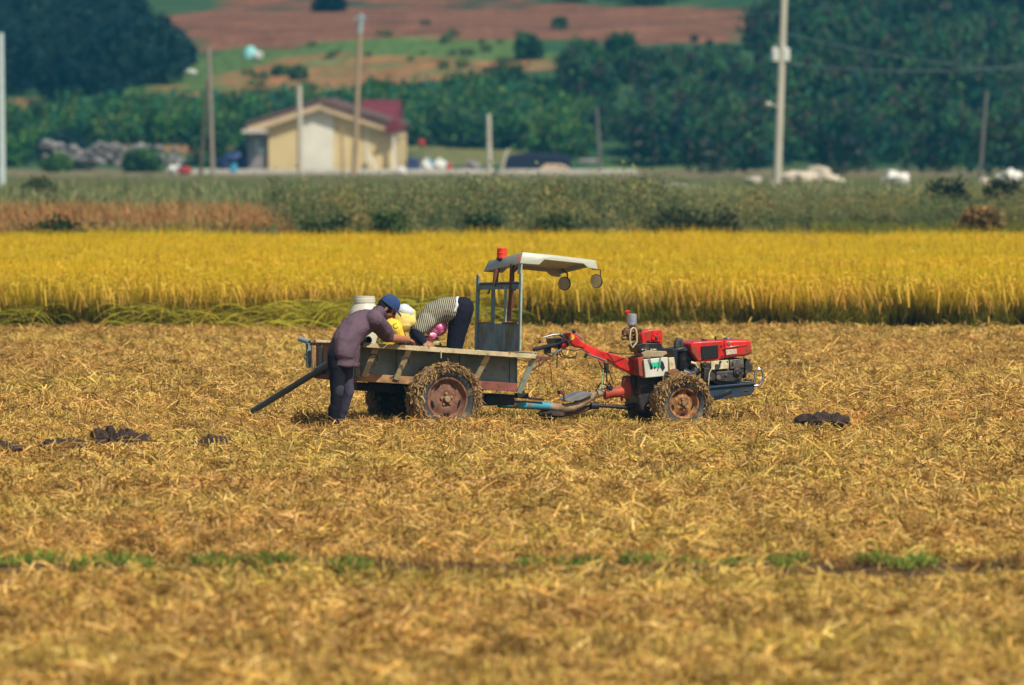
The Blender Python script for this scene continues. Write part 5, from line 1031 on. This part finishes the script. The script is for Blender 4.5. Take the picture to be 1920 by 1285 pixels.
# yard clutter
blue = pm('blue_tarpaulin', (.03, .05, .16), .6, var=.4, scale=2, bump=.6, bscale=4); lblue = pm('bright_blue_plastic', (.05, .30, .50), .4); redp = pm('red_cloth', (.42, .035, .03), .8); wht = pm('white_sacking', (.70, .70, .66), .8)
rock('tarpaulin_heap', 437, 322, 56, 34, 425, blue, 'dark blue tarpaulin heap left of the house', 'heap', 1.5); rock('tarpaulin_heap', 463, 321, 24, 22, 420, pm('royal_blue_tarp', (.03, .08, .28), .6), 'royal blue bundle against the lean to wall', 'bundle', 2.5)
m = MB().lathe([(0, .42), (.15, .42), (.17, .38), (.17, .02), (.15, 0), (0, 0)], W(438, 324, 412), U, 16); thing1(m, 'plastic_tub', lblue, 'small bright blue tub left of the house ledge', 'tub')
rock('white_sack', 326, 325, 24, 16, 405, wht, 'white sack in the grass left of the braced pole', 'sack', 4.5); rock('red_bundle', 346, 325, 26, 12, 404, redp, 'dull red bundle beside the white sack at the left', 'bundle', 6.5)
m = MB().prism([Y_(762, 322, 424), Y_(786, 322, 424), Y_(786, 297, 424), Y_(762, 297, 424)], (0, .7, 0)); thing1(m, 'crate', blue, 'dark blue crate standing right of the house', 'crate', bevel=.04)
rock('white_sack', 800, 325, 20, 24, 418, wht, 'white sack right of the dark blue crate', 'sack', 9.5); rock('blue_bundle', 806, 312, 14, 14, 420, lblue, 'blue bundle between two white sacks right of the house', 'bundle', 3.3); rock('white_sack', 824, 325, 28, 24, 421, wht, 'wider white sack farther right of the dark blue crate', 'sack', 5.6); rock('red_bundle', 842, 324, 12, 16, 418, redp, 'small red bundle at the right end of the white sacks', 'bundle', 8.1)
rock('white_sack', 752, 326, 20, 12, 414, wht, 'low white sack at the right corner of the house', 'sack', 11.5); rock('gravel_heap', 885, 326, 44, 22, 422, greyw, 'grey gravel heap between the sacks and the short pale pole', 'heap', 12.5); rock('tarpaulin_heap', 882, 326, 18, 8, 416, blue, 'little dark blue bundle before the gravel heap', 'bundle', 13.5)
r = empty('red_float', W(790, 300, 428)); r.location.z = float(gz(r.location.x, 428)); tag(r, 'round red float on a stick right of the house roof', 'float'); c = W(790, 268, 428) - r.location
MB().ball(c, (.20, .20, .21), 16).build('ball', redp, r); MB().tube([(0, 0, 0), c - Vector((0, 0, .2))], .03, 8).build('stick', polew, r)
c = ground_hit(470, 108); s_ = c.y / FPX
m = MB().lathe([(1.0, -.05), (.95, .3), (.72, .62), (.35, .85), (0, .92)], (0, 0, 0), U, 10); m.v = [Vector((q.x * 16 * s_, q.y * 16 * s_, q.z * 24 * s_)) for q in m.v]; o = m.build('dome_tent', pm('pale_teal_fabric', (.25, .62, .62), .6)); o.location = c; tag(o, 'pale teal dome shelter on the slope above the house', 'tent')
rock('white_sack', 484, 110, 18, 14, c.y - 2, wht, 'white bundle touching the teal dome on the slope', 'bundle', 1.1)
g2 = ground_hit(357, 142); rock('white_sack', 357, 141, 22, 10, g2.y, wht, 'little white bundle on the green slope below the dark wood', 'bundle', 2.1)

# ------------------------------------------------------------------ trees
def crown_patch(h, rad, ncl, nlf, cols, trunk=True, leaf=.30):
    zc = rng.uniform(.18, 1, ncl) * h; prof = np.sqrt(np.clip(1 - ((zc / h - .5) / .58) ** 2, .08, 1)); a = rng.uniform(0, 6.28, ncl); rr = rad * prof * np.sqrt(rng.uniform(.1, 1, ncl))
    cc = np.stack([rr * np.cos(a), rr * np.sin(a), zc], 1); p = np.repeat(cc, nlf, 0) + rng.normal(0, .16 * rad, (ncl * nlf, 3)); n = len(p); p[:, 2] = np.maximum(p[:, 2], .05)
    c0 = np.repeat(pick(cols, ncl, .3), nlf, 0) * rng.uniform(.75, 1.3, (n, 1)); d = rng.normal(0, 1, (n, 3))
    lv = ribbons(p, d, rng.uniform(.6, 1.3, n) * leaf, rng.uniform(.5, .9, n) * leaf, rng.uniform(0, .3, n), 1, c0, c0 * 1.1, .5)
    if not trunk: return lv
    k = 5; b = np.zeros((k, 3)); b[:, :2] = rng.normal(0, .12 * rad, (k, 2)); tc_ = np.full((k, 3), .16) * (1, .9, .75)
    return joinm([lv, ribbons(b, np.stack([rng.normal(0, .2, k), rng.normal(0, .2, k), np.ones(k)], 1), np.full(k, h * .95), np.full(k, .11), np.zeros(k), 2, tc_, tc_, .3)])
def trunk_mesh(h, n=5):
    m = MB(); m.tube([(0, 0, -.3), (.05, .02, h * .35), (-.03, .04, h * .7)], [h * .035, h * .025, h * .01], 8)
    for i in range(n): a = i * 2.4; z0 = h * (.25 + .1 * i); m.tube([(.03, .02, z0), (math.cos(a) * h * .14, math.sin(a) * h * .14, z0 + h * .14), (math.cos(a) * h * .22, math.sin(a) * h * .22, z0 + h * .26)], [h * .014, h * .009, h * .004], 6)
    return m
darkw = leafmat('dark_wood_leaves', [(.35, .45, .7), (.75, .85, 1.0), (1, 1.05, 1), (1.4, 1.3, .9)], wscale=.22, transl=.2)
rightw = leafmat('mixed_wood_leaves', [(.35, .5, .8), (.8, .95, 1.0), (1.1, 1.3, .95), (1.3, 1.0, .95), (.9, 1.05, 1), (1.5, 1.8, 1.0)], wscale=.24, transl=.2, spread=.2)
greenw = leafmat('scrub_leaves', [(.5, .65, .8), (.95, 1, .9), (1.1, 1.3, .9), (1.7, 1.5, .9)], wscale=.26, transl=.25)
def woodpts(polys, n, excl=()):
    P = []; 
    for poly in polys:
        xs = [p_[0] for p_ in poly]; ys = [p_[1] for p_ in poly]; k = 0
        while k < n:
            px, py = rng.uniform(min(xs), max(xs)), rng.uniform(min(ys), max(ys))
            if not inpoly(np.array([px]), np.array([py]), poly)[0]: k += .2; continue
            if any(inpoly(np.array([px]), np.array([py]), e)[0] for e in excl): k += .2; continue
            den = (.08 + (py - 215) / FPX); Yg = (CZ + 36 ) / den if py < 315 else (CZ) * FPX / (py - 215)
            x = (px - 960) / FPX * Yg; P.append((x, Yg, float(gz(x, Yg)))); k += 1
    return np.array(P)
D = woodpts([[(-1500, -260), (250, -260), (262, 60), (372, 108), (360, 122), (200, 188), (110, 200), (0, 206), (-1500, 214)]], 1500)
ds = np.clip(rng.uniform(.75, 1.25, len(D)), .5, 1.3); px_, py_ = proj(D[:, 0], D[:, 1], D[:, 2]); ds = np.minimum(ds, np.maximum(py_ - np.interp(px_, [180, 250, 300, 345, 390], [-400, -30, 52, 78, 96]), 12) * D[:, 1] / FPX / 2.9)
scatter('far_wood', crown_patch(2.9, 1.25, 80, 15, [(.016, .042, .048), (.011, .028, .042), (.028, .056, .042)]), D, ds, darkw, 'dark pine wood covering the slope at the upper left', 'wood')
Rt = woodpts([[(1060, 130), (1330, 95), (1420, 84), (1450, 0), (1400, -260), (3500, -260), (3500, 322), (1330, 330), (1150, 300), (1080, 230)]], 1080)
def capped(P, s, h, pxm, top):
    a, b = proj(P[:, 0], P[:, 1], P[:, 2]); mx_ = np.maximum(b - top, 14) * P[:, 1] / FPX / h
    return np.where(a < pxm, np.minimum(s, mx_), s)
scatter('mixed_wood', crown_patch(3.0, 1.6, 80, 15, [(.026, .080, .052), (.045, .11, .048), (.070, .060, .058), (.018, .052, .054)]), Rt, capped(Rt, rng.uniform(.45, 1.2, len(Rt)), 3.0, 1430, 96), rightw, 'mixed green and russet wood covering the slope at the right', 'wood')
G_ = woodpts([[(60, 245), (330, 232), (440, 240), (470, 222), (620, 226), (860, 206), (1020, 190), (1090, 220), (1100, 300), (860, 272), (760, 272), (740, 250), (470, 275), (250, 275), (60, 275)], [(-1500, 225), (60, 225), (110, 270), (60, 312), (-1500, 320)]], 340)
scatter('hillside_scrub', crown_patch(1.35, 1.3, 55, 14, [(.04, .12, .05), (.075, .16, .045), (.025, .085, .065), (.12, .15, .05)], leaf=.24), G_, rng.uniform(.35, 1.35, len(G_)), greenw, 'green scrub band on the lower slope behind the house', 'scrub')
G5 = woodpts([P_ORANGE, P_GREEN1], 16)
scatter('field_scrub', crown_patch(.8, .9, 30, 10, [(.10, .14, .05), (.16, .13, .06), (.07, .12, .05)], trunk=False, leaf=.2), G5, rng.uniform(.2, .6, len(G5)), greenw, 'low straggling scrub dotted over the orange and green hill fields', 'scrub')
G3 = woodpts([[(980, -60), (1420, -60), (1400, 16), (960, 8)], [(430, -200), (980, -200), (980, -30), (430, -30)]], 60)
scatter('ridge_scrub', crown_patch(2.0, 1.4, 55, 14, [(.04, .08, .035), (.05, .09, .03)]), G3, rng.uniform(.5, 1.0, len(G3)), greenw, 'dark scrub along the top edge of the brown field', 'scrub')
def tree(px, py, hpx, wpx, cols, mat, label, name='tree', cat='tree', group='trees and bushes on the hill', leaf=.26, Y=None):
    g = ground_hit(px, py) if Y is None else W(px, py, Y)
    if Y is not None: g.z = float(gz(g.x, Y))
    s_ = g.y / FPX; h = hpx * s_; r = empty(name, g); tag(r, label, cat, group)
    V, F, C = crown_patch(h, wpx * s_ / 2, 70, 18, cols, leaf=leaf, trunk=False); npobj('crown', V, F, mat, C, r)
    trunk_mesh(h * .8).build('trunk', polew, r); return r
gcol = [(.05, .12, .05), (.07, .14, .05), (.04, .09, .05)]; rcol = [(.16, .07, .05), (.10, .06, .045)]
tree(990, 112, 40, 52, gcol, greenw, 'round green tree alone at the right end of the green strip')
tree(1095, 150, 66, 90, [(.03, .075, .04), (.04, .09, .04)], greenw, 'large green tree left of the wood below the brown field')
tree(1165, 128, 60, 60, [(.035, .085, .04)], greenw, 'tall green tree under the right part of the brown field')
tree(945, 175, 48, 90, [(.03, .065, .045), (.04, .075, .04)], greenw, 'broad dark green tree above the short pale pole')
tree(870, 205, 55, 90, gcol, greenw, 'mid green tree above and right of the red roof')
tree(1030, 215, 60, 100, [(.03, .07, .045)], greenw, 'dark blue green tree right of the broad dark one')
tree(560, 150, 22, 30, [(.11, .17, .06)], greenw, 'small bush on the orange soil above the concrete pole', 'bush', 'bush')
tree(527, 142, 15, 26, [(.12, .17, .06)], greenw, 'smallest bush on the orange soil above the house', 'bush', 'bush')
tree(700, 178, 22, 40, gcol, greenw, 'low bush right of the tall tan pole above the roof', 'bush', 'bush')
tree(1050, 55, 18, 22, [(.09, .13, .06)], greenw, 'tiny bush standing alone on the brown field', 'bush', 'bush')
tree(195, 190, 60, 70, [(.02, .045, .05)], darkw, 'dark blue tree at the bottom corner of the left wood')
tree(120, 290, 60, 110, [(.028, .06, .05)], darkw, 'dark bush behind the left part of the rubble wall', 'bush', 'bush', Y=440)
tree(110, 312, 26, 50, [(.07, .13, .045)], greenw, 'light green bush before the rubble wall at the left', 'bush', 'bush', Y=425)
tree(270, 318, 34, 70, [(.05, .10, .04)], greenw, 'green bush before the middle of the rubble wall', 'bush', 'bush', Y=425)
tree(395, 290, 90, 80, gcol, greenw, 'green tree behind the braced pole', Y=452)
tree(470, 270, 50, 60, [(.03, .05, .05)], darkw, 'dark tree behind the left eave of the house', Y=446)
tree(1560, 210, 70, 90, rcol, rightw, 'russet tree in the right wood above the boulders')
tree(1690, 150, 60, 110, rcol, rightw, 'broad russet tree high in the right wood')
tree(1300, 190, 50, 90, [(.10, .09, .05), (.07, .09, .045)], rightw, 'dull brown green tree left of the transformer pole')
tree(1240, 240, 46, 80, [(.05, .12, .04)], greenw, 'brighter green tree low in the wood right of the thin pole')
tree(1330, 258, 46, 80, [(.05, .12, .045)], greenw, 'brighter green tree just left of the transformer pole foot')
tree(1810, 230, 60, 60, [(.06, .12, .045)], greenw, 'lighter green tree in the wood near the right edge')
tree(1500, 30, 60, 90, [(.02, .05, .05)], darkw, 'dark tree beside the right end of the brown field')
tree(620, 22, 40, 60, [(.015, .025, .03)], darkw, 'dark tree on the soil above the brown field')
# dark shrubs of the weeds bank
olv = [(.055, .07, .04), (.08, .09, .05), (.04, .055, .035)]
def shrub(px, py, hpx, wpx, Y, cols, label): tree(px, py, hpx, wpx, cols, weed_m, label, 'shrub', 'shrub', 'shrubs in the weeds behind the rice', leaf=.075, Y=Y)
shrub(1260, 415, 88, 110, 160, olv, 'dark olive shrub right of centre just behind the rice')
shrub(1350, 415, 84, 120, 160.2, olv, 'second dark olive shrub farther right just behind the rice')
shrub(610, 430, 84, 100, 159.6, [(.05, .08, .035)], 'dark green shrub at the left end of the tall weeds')
shrub(905, 428, 84, 90, 159.6, [(.045, .075, .035)], 'dark green shrub in the weeds above the canopy')
shrub(730, 426, 88, 90, 159.7, [(.075, .12, .04)], 'mid green shrub in the weeds above the man')
shrub(1040, 420, 86, 90, 159.8, [(.06, .09, .035)], 'green shrub in the weeds above the mirrors')
shrub(1775, 395, 72, 90, 172, [(.03, .045, .035)], 'dark shrub before the pale bundle at the right')
shrub(1880, 392, 72, 80, 173, [(.035, .05, .04)], 'dark shrub nearest the right edge of the picture')
shrub(1840, 405, 46, 80, 164, [(.26, .17, .07), (.32, .20, .08)], 'golden brown shrub between the dark ones at the right')
shrub(75, 372, 60, 70, 184, [(.06, .09, .05)], 'dull green shrub near the left edge before the reeds')
shrub(110, 436, 60, 130, 161, [(.05, .065, .025)], 'dark green shrub in the russet grass at the left')

# ------------------------------------------------------------------ air
hz_ = MB().box((0, 520, 44), (1500, 1300, 94)).build('haze', None, smooth=False); hz_['kind'] = 'stuff'
hm = bpy.data.materials.new('haze_air'); hm.use_nodes = True; n = hm.node_tree
for x in list(n.nodes): n.nodes.remove(x)
out = n.nodes.new('ShaderNodeOutputMaterial'); pv = n.nodes.new('ShaderNodeVolumePrincipled'); pv.inputs['Color'].default_value = (.08, .50, .80, 1); pv.inputs['Density'].default_value = .00027; pv.inputs['Anisotropy'].default_value = .0
lk(n, pv.outputs[0], out.inputs['Volume']); hz_.data.materials.append(hm)
